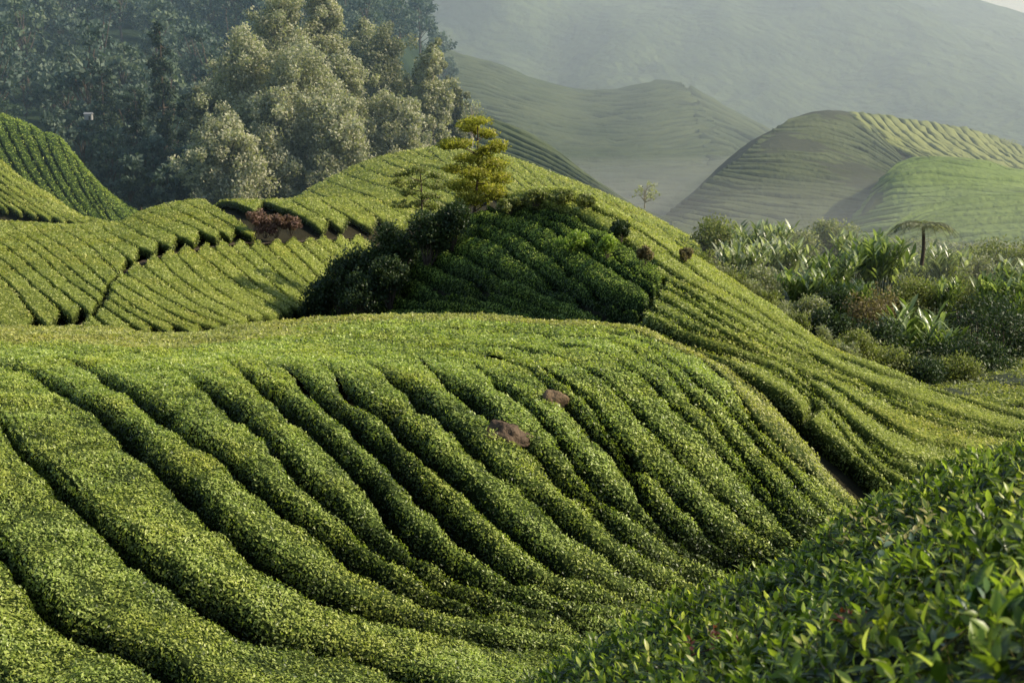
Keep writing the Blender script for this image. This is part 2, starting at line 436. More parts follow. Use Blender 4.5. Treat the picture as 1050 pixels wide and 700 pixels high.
A0 = [(-60, 329), (60, 329), (114, 331), (149, 337), (200, 336), (243, 328), (300, 322), (364, 318), (444, 317), (493, 318), (550, 323), (640, 327), (690, 344), (723, 356), (750, 374), (776, 392), (799, 417), (830, 452), (853, 486), (885, 516)]
A1 = [(-60, 345), (60, 344), (114, 345), (149, 351), (200, 349), (243, 342), (300, 336), (400, 331), (493, 331), (560, 336), (640, 340), (690, 357), (723, 373), (749, 396), (773, 428), (793, 449), (821, 477), (844, 499), (870, 520)]
A2 = [(300, 342), (400, 335), (493, 336), (560, 341), (640, 346), (672, 358), (689, 371), (714, 389), (737, 408), (763, 434), (786, 462), (815, 492), (848, 524)]
A3 = [(-60, 354), (57, 355), (150, 361), (200, 358), (250, 351), (300, 347), (347, 343), (407, 341), (493, 341), (560, 346), (620, 350), (655, 362), (683, 380), (706, 405), (729, 426), (749, 453), (780, 487), (805, 512), (830, 532)]
A4 = [(267, 357), (299, 357), (347, 351), (407, 347), (450, 346), (500, 348), (537, 350), (577, 354), (614, 361), (643, 377), (669, 394), (686, 413), (700, 426), (729, 452), (757, 482), (786, 514), (812, 541)]
F13 = [(430, 354), (510, 355), (563, 362), (594, 376), (620, 393), (643, 413), (663, 431), (686, 456), (711, 481), (735, 502), (753, 520), (780, 542), (802, 556)]
F12 = [(510, 361), (545, 369), (570, 384), (590, 399), (612, 416), (632, 439), (651, 461), (677, 487), (700, 510), (729, 537), (757, 555), (788, 570)]
F11 = [(-60, 364), (26, 366), (69, 369), (110, 374), (160, 369), (197, 363), (260, 364), (313, 363), (364, 361), (410, 360), (450, 361), (500, 363), (529, 371), (550, 386), (568, 406), (590, 424), (606, 438), (626, 456), (643, 477), (655, 499), (671, 520), (691, 535), (720, 550), (750, 565), (776, 580)]
F10 = [(470, 366), (496, 380), (524, 400), (550, 421), (574, 449), (594, 474), (614, 496), (643, 523), (671, 543), (706, 563), (737, 576), (762, 588)]
F9 = [(419, 366), (447, 383), (473, 400), (499, 423), (522, 442), (546, 463), (577, 494), (609, 523), (634, 546), (660, 566), (694, 583), (726, 597), (750, 604)]
F8 = [(356, 366), (387, 380), (413, 397), (439, 417), (473, 444), (499, 470), (526, 492), (557, 514), (589, 543), (620, 566), (651, 586), (683, 600), (720, 611)]
F7 = [(313, 368), (344, 386), (370, 409), (399, 427), (427, 454), (456, 477), (481, 501), (507, 525), (530, 545), (557, 566), (591, 585), (640, 606), (690, 619)]
F6 = [(262, 366), (301, 383), (324, 403), (347, 420), (376, 446), (401, 469), (421, 489), (433, 503), (461, 529), (487, 553), (523, 578), (560, 597), (610, 615), (665, 627)]
F5 = [(197, 362), (229, 370), (257, 388), (286, 409), (307, 429), (333, 451), (356, 471), (381, 501), (404, 529), (433, 554), (461, 571), (496, 591), (530, 605), (577, 621), (640, 635)]
F4 = [(150, 370), (186, 383), (217, 401), (249, 429), (280, 455), (302, 480), (327, 506), (350, 526), (379, 549), (410, 569), (444, 589), (493, 611), (550, 628), (620, 643)]
F3 = [(26, 367), (69, 370), (100, 383), (129, 398), (169, 424), (200, 446), (234, 470), (262, 493), (299, 523), (330, 549), (359, 567), (393, 590), (430, 607), (480, 625), (540, 640), (600, 650)]
F2 = [(-60, 372), (17, 378), (43, 388), (77, 408), (100, 420), (123, 443), (143, 460), (171, 484), (191, 503), (214, 523), (243, 547), (279, 571), (307, 589), (350, 611), (379, 623), (410, 633), (444, 641), (500, 652), (560, 663)]
F1 = [(-60, 375), (-30, 395), (0, 428), (17, 454), (43, 477), (74, 508), (100, 531), (129, 554), (160, 577), (200, 601), (237, 626), (271, 646), (321, 658), (359, 669), (393, 680), (421, 691), (460, 704), (520, 712)]
F0 = [(-70, 470), (-30, 530), (0, 561), (29, 597), (57, 626), (94, 649), (134, 666), (171, 688), (210, 712), (260, 740)]
Fm = [(-75, 600), (-40, 660), (0, 700), (40, 735), (90, 770), (140, 800)]
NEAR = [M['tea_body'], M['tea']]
F0 += [(330, 775), (430, 800)]; Fm += [(220, 840), (320, 880)]
_fx = [p[0] for p in F11 if p[0] <= 500]; _fy = [p[1] for p in F11 if p[0] <= 500]
for L0 in (F3, F4, F5, F6, F7, F8, F9, F10): L0[0] = (L0[0][0], float(np.interp(L0[0][0], _fx, _fy)) - 1.5)
for L0 in (F2, F3, F4, F5, F6, F7, F8, F9, F10, F11, F12, F13, A4, A3, A2, A1, A0): L0.append((L0[-1][0] + 30, L0[-1][1] + 22))
def topf(x):
    q = np.clip((x - 470) / 190, 0, 1); return .18 + .82 * q * q * (3 - 2 * q)
M['tea_crest_lit'] = leaf_mat('light-painted crest tea leaves', [(0.0, (.03, .04, .010)), (0.2, (.14, .15, .035)), (0.45, (.38, .38, .11)), (0.8, (.58, .57, .20)), (1.0, (.70, .68, .38))], patch=(1.1, 1.0, .8), patch_scale=0.6, trans=0.32, rough=0.45, spec=0.35)  # paler and yellower: grazing light on the crest put into the leaf colour
CREST = [M['tea_body'], M['tea_crest_lit']]
def near_band(a, b, label, mt=None, **k):
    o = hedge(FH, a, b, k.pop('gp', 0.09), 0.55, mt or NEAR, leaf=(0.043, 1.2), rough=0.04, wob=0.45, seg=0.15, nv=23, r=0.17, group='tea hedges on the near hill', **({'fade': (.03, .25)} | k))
    if o: o['label'] = label
top = [(A0, A1), (A1, A2), (A2, A3), (A3, A4), (A4, F13)]
tl = ['outermost tea hedge along the crest and sunlit right edge of the near hill', 'second tea hedge down from the crest of the near hill, above the ravine',
      'third tea hedge down from the crest of the near hill', 'fourth tea hedge down from the crest of the near hill, curving down its right flank',
      'fifth tea hedge down from the crest of the near hill, with dark lower edge']
near_band([p for p in A1 if p[0] <= 400], [p for p in A3 if p[0] <= 347], 'short flat tea hedge on the left half of the near hill crest', mt=CREST, fade=topf)
for (a, b), l in zip(top, tl): near_band(a, b, l, mt=CREST if a is A0 else None, fade=topf, trim=(True, False))
near_band([p for p in A3 if p[0] <= 300], [p for p in F11 if p[0] <= 313], 'level tea hedge at upper left of the near hill above the slanting ones', fade=topf)
near_band([p for p in A4 if p[0] < 520], [p for p in F11 if 250 < p[0] < 520], 'narrow level tea hedge below the pale top of the near hill', fade=topf)
fl = [('F13', F13, F12), ('F12', F12, [p for p in F11 if p[0] > 480]), ('F11', [p for p in F11 if p[0] > 440], F10), ('F10', F10, F9), ('F9', F9, F8), ('F8', F8, F7), ('F7', F7, F6), ('F6', F6, F5), ('F5', F5, F4), ('F4', F4, F3), ('F3', F3, F2), ('F2', F2, F1), ('F1', F1, F0), ('F0', F0, Fm)]
for k, (nm, a, b) in enumerate(fl):
    if k < 3: l = ['tea hedge two rows to the right of the upper boulder', 'tea hedge just right of the upper boulder on the near hill', 'tea hedge between the two brown boulders on the near hill'][k]
    elif k == 3: l = 'tea hedge with the larger dark brown boulder at its edge'
    elif k == 12: l = 'broad tea hedge at lower left, last but one before the corner'
    elif k == 13: l = 'tea hedge filling the bottom left corner of the near slope'
    elif k == 11: l = 'broad tea hedge right of the deepest dark gap at left'
    else: l = 'slanting tea hedge on the near hill, %s left of the larger boulder' % ordinal(k - 3)
    near_band(a, b, l, trim=(False, False), gp=(0.17 if k > 8 else 0.14))


# ---- centre mound and the long slope running down to the right
MD = Patch([
    [(250, 400, 44), (450, 400, 36), (560, 400, 32), (640, 400, 29), (700, 430, 27.5), (760, 470, 26), (830, 510, 24.5), (900, 560, 23.5), (960, 600, 23), (1120, 640, 22)],
    [(250, 345, 60), (361, 332, 52), (470, 329, 45.5), (560, 333, 40), (640, 339, 34.6), (700, 362, 31.5), (760, 386, 29.5), (800, 410, 28.2), (850, 450, 26.8), (920, 500, 25.4), (980, 520, 25), (1120, 530, 25)],
    [(250, 341, 61), (330, 318, 57), (400, 295, 53), (470, 285, 48.5), (560, 290, 42.5), (640, 300, 37.2), (700, 320, 35.2), (760, 346, 33.8), (800, 368, 33), (850, 402, 31), (920, 446, 29), (980, 470, 28.4), (1120, 485, 28.5)],
    [(250, 337, 62), (330, 300, 59), (400, 262, 57), (470, 240, 53.5), (560, 235, 48), (640, 255, 42.5), (700, 283, 39.8), (760, 315, 38.3), (800, 338, 37.5), (850, 368, 35.5), (920, 405, 33), (980, 430, 32), (1120, 452, 32)],
    [(250, 334, 63), (315, 315, 62), (340, 280, 62), (370, 255, 61.5), (430, 225, 60), (483, 212, 57.5), (513, 202, 56), (544, 195, 54), (567, 193, 52.5), (597, 199, 51), (628, 214, 49.5), (666, 237, 47.5), (700, 257, 46), (759, 293, 43.5), (803, 323, 41), (834, 347, 39.5), (861, 361, 38.5), (903, 376, 37), (951, 396, 36), (999, 410, 35.5), (1060, 424, 35), (1120, 432, 35)],
    [(250, 360, 68), (340, 330, 70), (430, 262, 68), (544, 235, 61), (628, 250, 57), (700, 290, 53), (803, 350, 47), (903, 402, 42), (1000, 432, 40), (1120, 450, 39)],
    [(250, 400, 76), (340, 400, 78), (430, 370, 76), (544, 340, 70), (628, 340, 66), (700, 370, 62), (803, 420, 55), (903, 460, 49), (1000, 490, 46), (1120, 500, 44)],
], crest=4, h=0.5)
MD.ground('mound_ground', M['soil'], 250, 1120, 200, 110, drop=0.5)
R0 = [(470, 205), (505, 193), (560, 180), (597, 187), (628, 203), (666, 227), (700, 247), (759, 285), (803, 315), (834, 339), (861, 353), (903, 368), (951, 388), (999, 402), (1060, 416), (1100, 420)]
R1 = [(520, 204), (567, 199), (628, 221), (666, 244), (695, 265), (724, 286), (765, 311), (803, 336), (840, 357), (880, 373), (927, 388), (967, 402), (1007, 414), (1060, 429), (1100, 436)]
R2 = [(500, 209), (536, 207), (582, 213), (624, 238), (666, 264), (700, 286), (735, 307), (767, 325), (801, 345), (830, 361), (859, 378), (887, 390), (916, 401), (950, 412), (984, 425), (1024, 436), (1060, 442), (1100, 450)]
R2b = [(668, 278), (700, 296), (729, 315), (760, 332), (786, 347), (813, 361), (845, 374), (879, 388), (910, 404), (945, 419), (980, 431), (1020, 442), (1060, 449), (1100, 456)]
R3 = [(677, 293), (700, 305), (729, 324), (760, 340), (786, 354), (813, 368), (845, 380), (879, 395), (910, 412), (940, 426), (975, 438), (1010, 447), (1060, 454), (1100, 462)]
R4 = [(670, 301), (700, 318), (728, 333), (760, 350), (797, 367), (819, 378), (847, 391), (873, 410), (904, 430), (927, 444), (961, 455), (1007, 461), (1060, 466)]
R5 = [(662, 311), (700, 330), (751, 351), (781, 362), (807, 375), (836, 397), (864, 423), (887, 445), (915, 462), (945, 472), (1000, 480)]
R6 = [(652, 322), (683, 335), (729, 352), (779, 368), (816, 390), (847, 412), (870, 435), (895, 459), (925, 480), (960, 494)]
R7 = [(644, 332), (700, 347), (757, 364), (790, 379), (816, 396), (838, 415), (856, 436), (880, 462), (905, 484), (930, 500)]
R8 = [(640, 338), (690, 354), (730, 368), (757, 382), (786, 396), (808, 411), (822, 424)]
R9 = [(828, 428), (846, 446), (862, 458), (885, 476), (912, 499)]
ML0 = [(478, 216), (520, 210), (565, 219), (605, 243), (640, 268), (675, 290)]
ML1 = [(470, 221), (502, 214), (548, 223), (582, 242), (617, 265), (645, 282), (670, 298)]
ML2 = [(452, 232), (491, 227), (529, 237), (563, 258), (600, 284), (630, 301), (659, 310)]
ML3 = [(436, 242), (478, 238), (513, 249), (552, 274), (600, 301), (625, 312), (649, 322)]
ML4 = [(415, 255), (460, 252), (498, 266), (536, 287), (580, 307), (610, 321), (638, 332)]
ML5 = [(395, 268), (440, 266), (483, 281), (529, 299), (560, 311), (600, 331)]
ML6 = [(378, 281), (420, 279), (464, 292), (514, 308), (545, 319), (578, 331)]
ML7 = [(352, 297), (395, 295), (445, 303), (491, 313), (530, 326), (548, 331)]
ML8 = [(335, 314), (361, 316), (414, 313), (460, 312), (491, 319), (515, 329)]
ML9 = [(318, 328), (400, 329), (470, 329), (510, 333)]
for L0 in (R0, R1, R2, R2b, R3, R4, R5, R6):
    y = L0[-1][1]; L0 += [(1180, y + 8), (1290, y + 11)] if L0[-1][0] > 1050 else [(1120, y + 8), (1280, y + 12)]
MDM = [M['tea_mid_body'], M['tea_mid']]; DKM = [M['tea_dark_body'], M['tea_dark']]  # DKM: tea with hillside shade painted into leaf and body colour
def mband(P, a, b, label, mats=MDM, gap=0.10, h=0.5, group='tea hedges on the mound and its long slope', leaf=(0.07, 0.9), **k):
    kk = dict(rough=0.035, wob=0.3, seg=0.35, nv=13, r=0.13); kk.update(k)
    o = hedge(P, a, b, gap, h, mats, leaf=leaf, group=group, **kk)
    if o: o['label'] = label
    return o
rl = [R0, R1, R2, R2b, R3, R4, R5, R6, R7, R8]
rn = ['along the skyline edge of the mound', 'just inside the skyline edge of the mound', 'passing below the small bushes right of the mound top', 'starting at the top of the dark cross gap', 'starting beside the cross gap, above its middle', 'starting at the middle of the cross gap', 'running from the lower cross gap to the far right', 'running from the foot of the cross gap above the ravine lobes', 'ending in a blunt lobe above the ravine']
for k in range(len(rl) - 1):
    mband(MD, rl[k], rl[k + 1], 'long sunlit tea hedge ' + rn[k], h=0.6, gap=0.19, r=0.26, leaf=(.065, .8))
mband(MD, [p for p in R7 if p[0] > 830], R9, 'short tea hedge lobe overhanging the ravine path')
ML1, ML2, ML3, ML4, ML5, ML6, ML7, ML8, ML9 = [[(l[0][0] - 34, l[0][1] + 12)] + l for l in (ML1, ML2, ML3, ML4, ML5, ML6, ML7, ML8, ML9)]
ml = [ML0, ML1, ML2, ML3, ML4, ML5, ML6, ML7, ML8, ML9]
for k in range(len(ml) - 1):
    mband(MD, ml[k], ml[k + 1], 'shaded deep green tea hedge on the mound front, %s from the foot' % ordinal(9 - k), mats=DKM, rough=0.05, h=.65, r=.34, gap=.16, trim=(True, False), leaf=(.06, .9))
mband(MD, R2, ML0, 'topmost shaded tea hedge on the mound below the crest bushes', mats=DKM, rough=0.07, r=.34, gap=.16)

# ---- left middle hill with the soil path
LM = Patch([
    [(-80, 430, 36), (100, 430, 36), (250, 420, 38), (330, 410, 46), (480, 400, 60)],
    [(-80, 352, 43), (100, 350, 43), (200, 348, 44), (260, 343, 47), (320, 337, 54), (380, 332, 64), (480, 328, 74)],
    [(-80, 300, 49), (100, 300, 49), (200, 300, 51), (260, 295, 55), (320, 290, 60), (380, 287, 68), (480, 285, 78)],
    [(-80, 258, 58), (100, 262, 57), (200, 248, 61), (300, 243, 66), (380, 240, 73), (480, 240, 82)],
    [(-80, 226, 72), (0, 228, 72), (100, 232, 70), (117, 231, 70), (140, 220, 72), (167, 211, 74), (200, 206, 75), (267, 206, 77), (330, 204, 79), (420, 204, 85), (480, 204, 88)],
    [(-80, 250, 82), (100, 260, 80), (200, 240, 84), (480, 225, 96)],
    [(-80, 330, 92), (100, 340, 90), (200, 320, 94), (480, 290, 106)],
], crest=4, h=0.5)
LM.ground('left_hillside', M['soil'], -80, 480, 140, 90, drop=0.5)
PATH = [(40, 345), (52, 336), (73, 327), (92, 317), (104, 303), (110, 290), (118, 279), (135, 266), (157, 256), (178, 252), (200, 247), (233, 242), (262, 241), (293, 240), (333, 238), (370, 236)]
UL = [
    [(-60, 262), (-30, 300), (0, 334), (12, 346)],
    [(-60, 248), (-20, 268), (10, 292), (32, 318), (48, 334)],
    [(-40, 240), (0, 266), (20, 281), (43, 301), (70, 323)],
    [(-10, 243), (10, 256), (30, 272), (50, 288), (88, 318)],
    [(-5, 235), (20, 248), (40, 262), (67, 285), (98, 306)],
    [(10, 230), (32, 245), (52, 260), (77, 280), (103, 298)],
    [(32, 229), (50, 244), (67, 255), (88, 272), (107, 288)],
    [(56, 229), (75, 242), (93, 254), (117, 276)],
    [(78, 229), (93, 240), (113, 253), (133, 265)],
    [(100, 229), (115, 240), (133, 250), (154, 256)],
    [(118, 225), (135, 235), (153, 244), (172, 251)],
    [(128, 218), (150, 228), (173, 238), (195, 246)],
    [(142, 211), (165, 222), (187, 229), (218, 242)],
    [(160, 205), (178, 215), (200, 224), (232, 240)],
    [(180, 202), (200, 213), (220, 222), (255, 239)],
    [(203, 200), (222, 213), (242, 224), (262, 236)],
]
UL2 = [[(225, 200), (245, 210), (262, 217)], [(262, 200), (285, 212), (310, 222), (330, 236)], [(290, 199), (310, 212), (335, 224), (350, 235)], [(320, 198), (340, 212), (365, 226), (380, 236)], [(350, 198), (372, 213), (398, 228), (412, 236)], [(380, 198), (404, 214), (440, 232)], [(410, 198), (436, 214), (470, 230)]]
LL = [
    [(40, 352), (60, 340), (78, 346), (88, 352)],
    [(72, 331), (93, 340), (106, 349)],
    [(94, 323), (113, 336), (130, 348)],
    [(107, 316), (127, 328), (150, 344)],
    [(112, 308), (140, 324), (173, 342)],
    [(114, 298), (143, 317), (170, 328), (203, 343)],
    [(119, 289), (153, 308), (186, 325), (225, 338)],
    [(127, 280), (160, 300), (200, 321), (240, 334)],
    [(141, 270), (167, 287), (200, 311), (252, 333)],
    [(160, 262), (180, 282), (213, 304), (267, 330)],
    [(177, 257), (200, 279), (233, 303), (284, 328)],
    [(193, 254), (220, 273), (253, 297), (296, 322)],
    [(213, 251), (240, 272), (273, 299), (308, 319)],
    [(230, 248), (260, 273), (300, 308), (318, 317)],
    [(249, 247), (283, 277), (313, 303), (330, 314)],
    [(267, 247), (300, 277), (340, 304)],
    [(287, 246), (320, 278), (356, 312)],
    [(303, 244), (330, 268), (375, 308)],
    [(320, 244), (345, 264), (380, 290)],
    [(333, 242), (360, 260), (390, 280)],
    [(350, 242), (375, 258), (400, 272)],
    [(368, 241), (395, 256), (425, 270)],
]
UL = [([(l[0][0] - 16, l[0][1] - 36)] + [(l[0][0] - 3, l[0][1] - 3)] + l[1:]) if k > 2 else l for k, l in enumerate(UL)]
UL = [l[:-1] + [(l[-1][0] + 3, l[-1][1] + 3)] if k > 1 else l for k, l in enumerate(UL)]
LL = [[(l[0][0] - 3, l[0][1] - 3)] + l[1:] for l in LL]
UL2 = [[(l[0][0] - 16, l[0][1] - 36)] + l for l in UL2]
for k in range(len(UL) - 1):
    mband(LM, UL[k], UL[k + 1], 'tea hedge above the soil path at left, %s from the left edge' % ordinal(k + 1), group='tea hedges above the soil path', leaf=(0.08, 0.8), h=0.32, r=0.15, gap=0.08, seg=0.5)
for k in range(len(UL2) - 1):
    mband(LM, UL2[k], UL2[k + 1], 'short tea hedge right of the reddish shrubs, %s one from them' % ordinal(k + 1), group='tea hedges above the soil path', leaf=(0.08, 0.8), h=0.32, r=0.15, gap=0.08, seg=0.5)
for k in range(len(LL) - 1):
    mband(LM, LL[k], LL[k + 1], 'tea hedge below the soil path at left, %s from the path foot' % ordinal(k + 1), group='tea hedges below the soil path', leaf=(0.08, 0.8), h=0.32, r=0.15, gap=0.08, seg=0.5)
def ribbon(patch, line, wid, name, mat, lift, n=90):
    c = catmull(line, n); P = patch.project(c[:, 0], c[:, 1]); P[:, 2] += lift
    d = nrm(np.gradient(P, axis=0)); sdv = nrm(np.cross(d, [0, 0, 1.0]))
    wv = wid * (1 + 0.35 * vnoise(P, 0.5, 4))[:, None]
    rows = [P + sdv * wv * k for k in np.linspace(-.5, .5, 5)]
    V = np.stack(rows, 1); V[..., 2] += 0.05 * fbm(V, 1.5, 3)
    b = MB(); b.add(V, q=grid_quads(n, 5)); o = b.build(name, mat); tag(o, kind='structure'); return o
ribbon(LM, PATH, 0.42, 'path', M['soil_path'], -0.36)

# ---- upper pale hill behind
UH = Patch([
    [(230, 300, 68), (300, 290, 68), (450, 290, 72), (560, 300, 74), (760, 330, 74)],
    [(230, 225, 80), (300, 212, 82), (345, 215, 80), (450, 225, 80), (560, 235, 80), (650, 248, 80), (760, 262, 80)],
    [(230, 222, 84), (300, 206, 88), (345, 192, 90), (400, 182, 92), (450, 178, 94), (560, 198, 94), (650, 226, 90), (760, 258, 88)],
    [(230, 220, 90), (290, 207, 94), (305, 203, 95), (320, 193, 97), (345, 180, 100), (380, 165, 104), (415, 156, 107), (450, 152, 109), (490, 155, 110), (520, 161, 110), (560, 176, 110), (600, 191, 108), (650, 213, 105), (700, 240, 102), (760, 275, 100)],
    [(230, 250, 110), (450, 190, 130), (600, 220, 126), (760, 300, 112)],
    [(230, 330, 130), (450, 270, 150), (600, 300, 145), (760, 360, 130)],
], crest=3, h=0.5)
UH.ground('upper_hillside', M['soil'], 230, 760, 120, 70, drop=0.45)
cr = [(240, 218), (290, 206), (305, 202), (320, 192), (345, 179), (380, 164), (415, 155), (450, 151), (490, 154), (520, 160), (560, 175), (600, 190), (650, 212), (700, 239), (740, 262)]
cx = [c[0] for c in cr]; cyv = [c[1] for c in cr]
ul = []
for k in range(26):
    x = 262 + k * 17.2; y = float(np.interp(x, cx, cyv))
    j = random.uniform(-4, 4)
    if x < 430: ul.append([(x - 14, y - 34), (x, y - 4), (x + 24 + j, y + 7), (x + 62, y + 19 + j * .5), (x + 120, y + 34)])
    else: ul.append([(x - 8, y - 34), (x, y - 4), (x + 14, y + 8), (x + 36 + j * .6, y + 27), (x + 66, y + 52)])
for k in range(25):
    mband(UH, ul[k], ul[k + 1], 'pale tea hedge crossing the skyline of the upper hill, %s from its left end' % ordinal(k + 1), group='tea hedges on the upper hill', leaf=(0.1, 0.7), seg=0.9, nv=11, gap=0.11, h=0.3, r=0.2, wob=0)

# ---- left bright slope and the dark hill behind it
LS = Patch([
    [(-260, 290, 70), (150, 290, 70)],
    [(-260, 233, 78), (150, 238, 78)],
    [(-260, 170, 88), (-80, 195, 86), (0, 205, 85), (60, 218, 84), (150, 234, 82)],
    [(-260, 100, 100), (-80, 140, 98), (-30, 150, 98), (0, 164, 97), (20, 182, 95), (50, 200, 93), (83, 222, 90), (110, 231, 88), (150, 236, 86)],
    [(-80, 200, 108), (0, 215, 106), (150, 260, 96)],
    [(-80, 260, 118), (0, 280, 116), (150, 310, 106)],
], crest=3, h=0.5)
LS.ground('left_slope', M['soil'], -200, 150, 60, 50, drop=0.45)
c2x = [-260, -80, -30, 0, 20, 50, 83, 110]; c2y = [100, 140, 150, 164, 182, 200, 222, 231]
ll = []
for k in range(20):
    x = -195 + k * 15; y = float(np.interp(x, c2x, c2y))
    ll.append([(x - 20, y - 34), (x, y - 3), (x + 26, y + 14 if y < 215 else y + 4), (x + 62, min(y + 36, 232)), (x + 92, min(y + 58, 236)), (x + 140, min(y + 88, 238))])
for k in range(19):
    mband(LS, ll[k], ll[k + 1], 'pale tea hedge on the bright left slope, %s counted from the far left' % ordinal(k + 1), group='tea hedges on the bright left slope', leaf=(0.1, 0.7), seg=0.8, nv=11, gap=0.11, h=0.3, r=0.2, wob=0)
DH = Patch([
    [(-80, 330, 95), (200, 330, 95)],
    [(-80, 250, 103), (100, 250, 103), (200, 245, 104)],
    [(-80, 170, 115), (0, 180, 115), (70, 205, 113), (110, 222, 111), (200, 240, 108)],
    [(-80, 95, 130), (-30, 106, 130), (0, 117, 130), (30, 128, 129), (43, 136, 128), (57, 139, 127), (70, 152, 126), (87, 173, 123), (110, 197, 120), (143, 218, 117), (200, 236, 112)],
    [(-80, 130, 145), (43, 160, 143), (200, 250, 125)],
    [(-80, 230, 165), (43, 230, 165), (200, 300, 150)],
], crest=3, h=0.5)
DH.ground('dark_hillside', M['soil'], -80, 200, 60, 50, drop=0.45)
c3x = [-80, -30, 0, 30, 43, 57, 70, 87, 110, 143]; c3y = [95, 106, 117, 128, 136, 139, 152, 173, 197, 218]
dl = []
for k in range(15):
    x = -75 + k * 14.8; y = float(np.interp(x, c3x, c3y))
    dl.append([(x - 6, y - 34), (x, y - 3), (x + 10, y + 22 if y < 190 else y + 6), (x + 30, min(y + 60, 232)), (x + 55, min(y + 95, 240))])
for k in range(14):
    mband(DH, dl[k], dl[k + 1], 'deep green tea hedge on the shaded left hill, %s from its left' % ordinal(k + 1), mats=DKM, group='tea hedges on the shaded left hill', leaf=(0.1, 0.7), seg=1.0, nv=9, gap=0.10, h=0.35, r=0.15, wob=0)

# ---- far hills on the right
RH = Patch([
    [(600, 330, 130), (760, 340, 130), (1120, 340, 130)],
    [(600, 262, 155), (700, 262, 158), (860, 262, 165), (1120, 262, 180)],
    [(600, 255, 175), (700, 232, 180), (760, 210, 190), (850, 190, 200), (930, 180, 210), (1120, 190, 220)],
    [(600, 252, 190), (640, 245, 195), (670, 226, 200), (700, 201, 206), (740, 168, 214), (780, 138, 222), (810, 122, 228), (850, 114, 234), (880, 115, 240), (930, 122, 250), (990, 131, 262), (1050, 150, 275), (1120, 165, 285)],
    [(600, 290, 230), (780, 190, 280), (930, 165, 300), (1120, 210, 320)],
    [(600, 330, 260), (1120, 300, 360)],
], crest=3, h=0.5)
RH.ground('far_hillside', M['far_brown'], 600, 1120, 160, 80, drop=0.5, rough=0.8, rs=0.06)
RH2 = Patch([
    [(820, 320, 125), (1120, 320, 125)],
    [(820, 268, 150), (1120, 268, 145)],
    [(820, 262, 158), (880, 235, 165), (930, 205, 170), (1000, 200, 172), (1120, 215, 172)],
    [(820, 258, 162), (850, 248, 166), (880, 215, 176), (905, 182, 186), (933, 161, 195), (965, 160, 197), (1000, 164, 198), (1050, 176, 200), (1120, 190, 202)],
    [(820, 290, 190), (930, 200, 225), (1120, 230, 230)],
    [(820, 330, 220), (1120, 300, 260)],
], crest=3, h=0.5)
RH2.ground('green_hillside', M['far_ground'], 820, 1120, 100, 60, drop=0.5, rough=0.4, rs=0.06)
RH3 = Patch([
    [(840, 330, 110), (1120, 330, 110)],
    [(840, 275, 130), (1120, 270, 126)],
    [(840, 270, 137), (900, 250, 142), (960, 228, 146), (1120, 222, 146)],
    [(840, 268, 141), (890, 246, 146), (925, 224, 152), (960, 208, 158), (990, 201, 160), (1017, 199, 161), (1050, 197, 162), (1120, 196, 163)],
    [(840, 300, 160), (1120, 240, 190)],
    [(840, 340, 180), (1120, 300, 210)],
], crest=3, h=0.5)
RH3.ground('lower_green_hillside', M['far_ground'], 840, 1120, 100, 60, drop=0.5, rough=0.3, rs=0.06)
def far_rows(P, n, x0, x1, cxs, cys, dx, dy, mats, text, group, gap=0.18, nv=6, seg=1.6, jit=6, base=262):
    L_ = []
    for k in range(n):
        x = x0 + (x1 - x0) * k / (n - 1) + random.uniform(-.12, .12) * (x1 - x0) / n
        y = float(np.interp(x, cxs, cys))
        j = random.uniform(-jit, jit)
        L_.append([(x - 6, y - 20), (x, y - 3), (x + dx * .25 + j * .4, min(y + dy * .35, base)), (x + dx * .6 + j, min(y + dy * .72, base)), (x + dx, min(y + dy, base))])
    for k in range(n - 1):
        mband(P, L_[k], L_[k + 1], text % ordinal(k + 1), mats=mats, group=group, leaf=None, seg=seg, nv=nv, gap=gap * .6, wob=0, h=0.42, rough=0.22, r=0.3)
rx = [600, 640, 670, 700, 740, 780, 810, 850, 880, 930, 990, 1050, 1120]; ry = [252, 245, 226, 201, 168, 138, 122, 114, 115, 122, 131, 150, 165]
far_rows(RH, 24, 868, 1105, rx, ry, 80, 50, [M['tea_far'], M['tea_far']], 'hazy tea row on the sunlit far right hill, %s right of its summit', 'tea rows on the sunlit back of the far right hill')
# contour rows on its shaded left flank
def contour_rows(P, guide_a, guide_b, n, mats, text, group, **k):
    a = catmull(guide_a, 14); b = catmull(guide_b, 14)
    L_ = []
    for i in range(n + 1):
        f = i / n
        c = a * (1 - f) + b * f
        c[:, 1] += 1.2 * np.sin(np.linspace(0, 9, 14) + i * .7) * (0 if i in (0, n) else 1)
        L_.append([tuple(p) for p in c])
    for i in range(n):
        kk = dict(leaf=None, trim=(False, False), seg=2.0, nv=6, gap=0.16, wob=0, h=0.5, rough=0.25, r=0.3); kk.update(k)
        mband(P, L_[i], L_[i + 1], text % ordinal(i + 1), mats=mats, group=group, **kk)
contour_rows(RH, [(815, 116), (850, 110), (885, 120), (925, 160)], [(650, 244), (740, 262), (830, 262), (925, 245)], 32, [M['tea_far_shade'], M['tea_far_shade']],
             'darkened tea row on the shaded far right hill face, %s below the summit', 'tea rows on the shaded face of the far right hill')
g2x = [820, 850, 880, 905, 933, 965, 1000, 1050, 1120]; g2y = [258, 248, 215, 182, 161, 160, 164, 176, 190]
contour_rows(RH2, [(905, 178), (933, 157), (1000, 160), (1110, 186)], [(845, 258), (880, 262), (960, 250), (1110, 235)], 18, [M['tea_far_green'], M['tea_far_green']],
             'hazy tea row on the round green hill, %s down from its crest', 'tea rows on the round green hill')
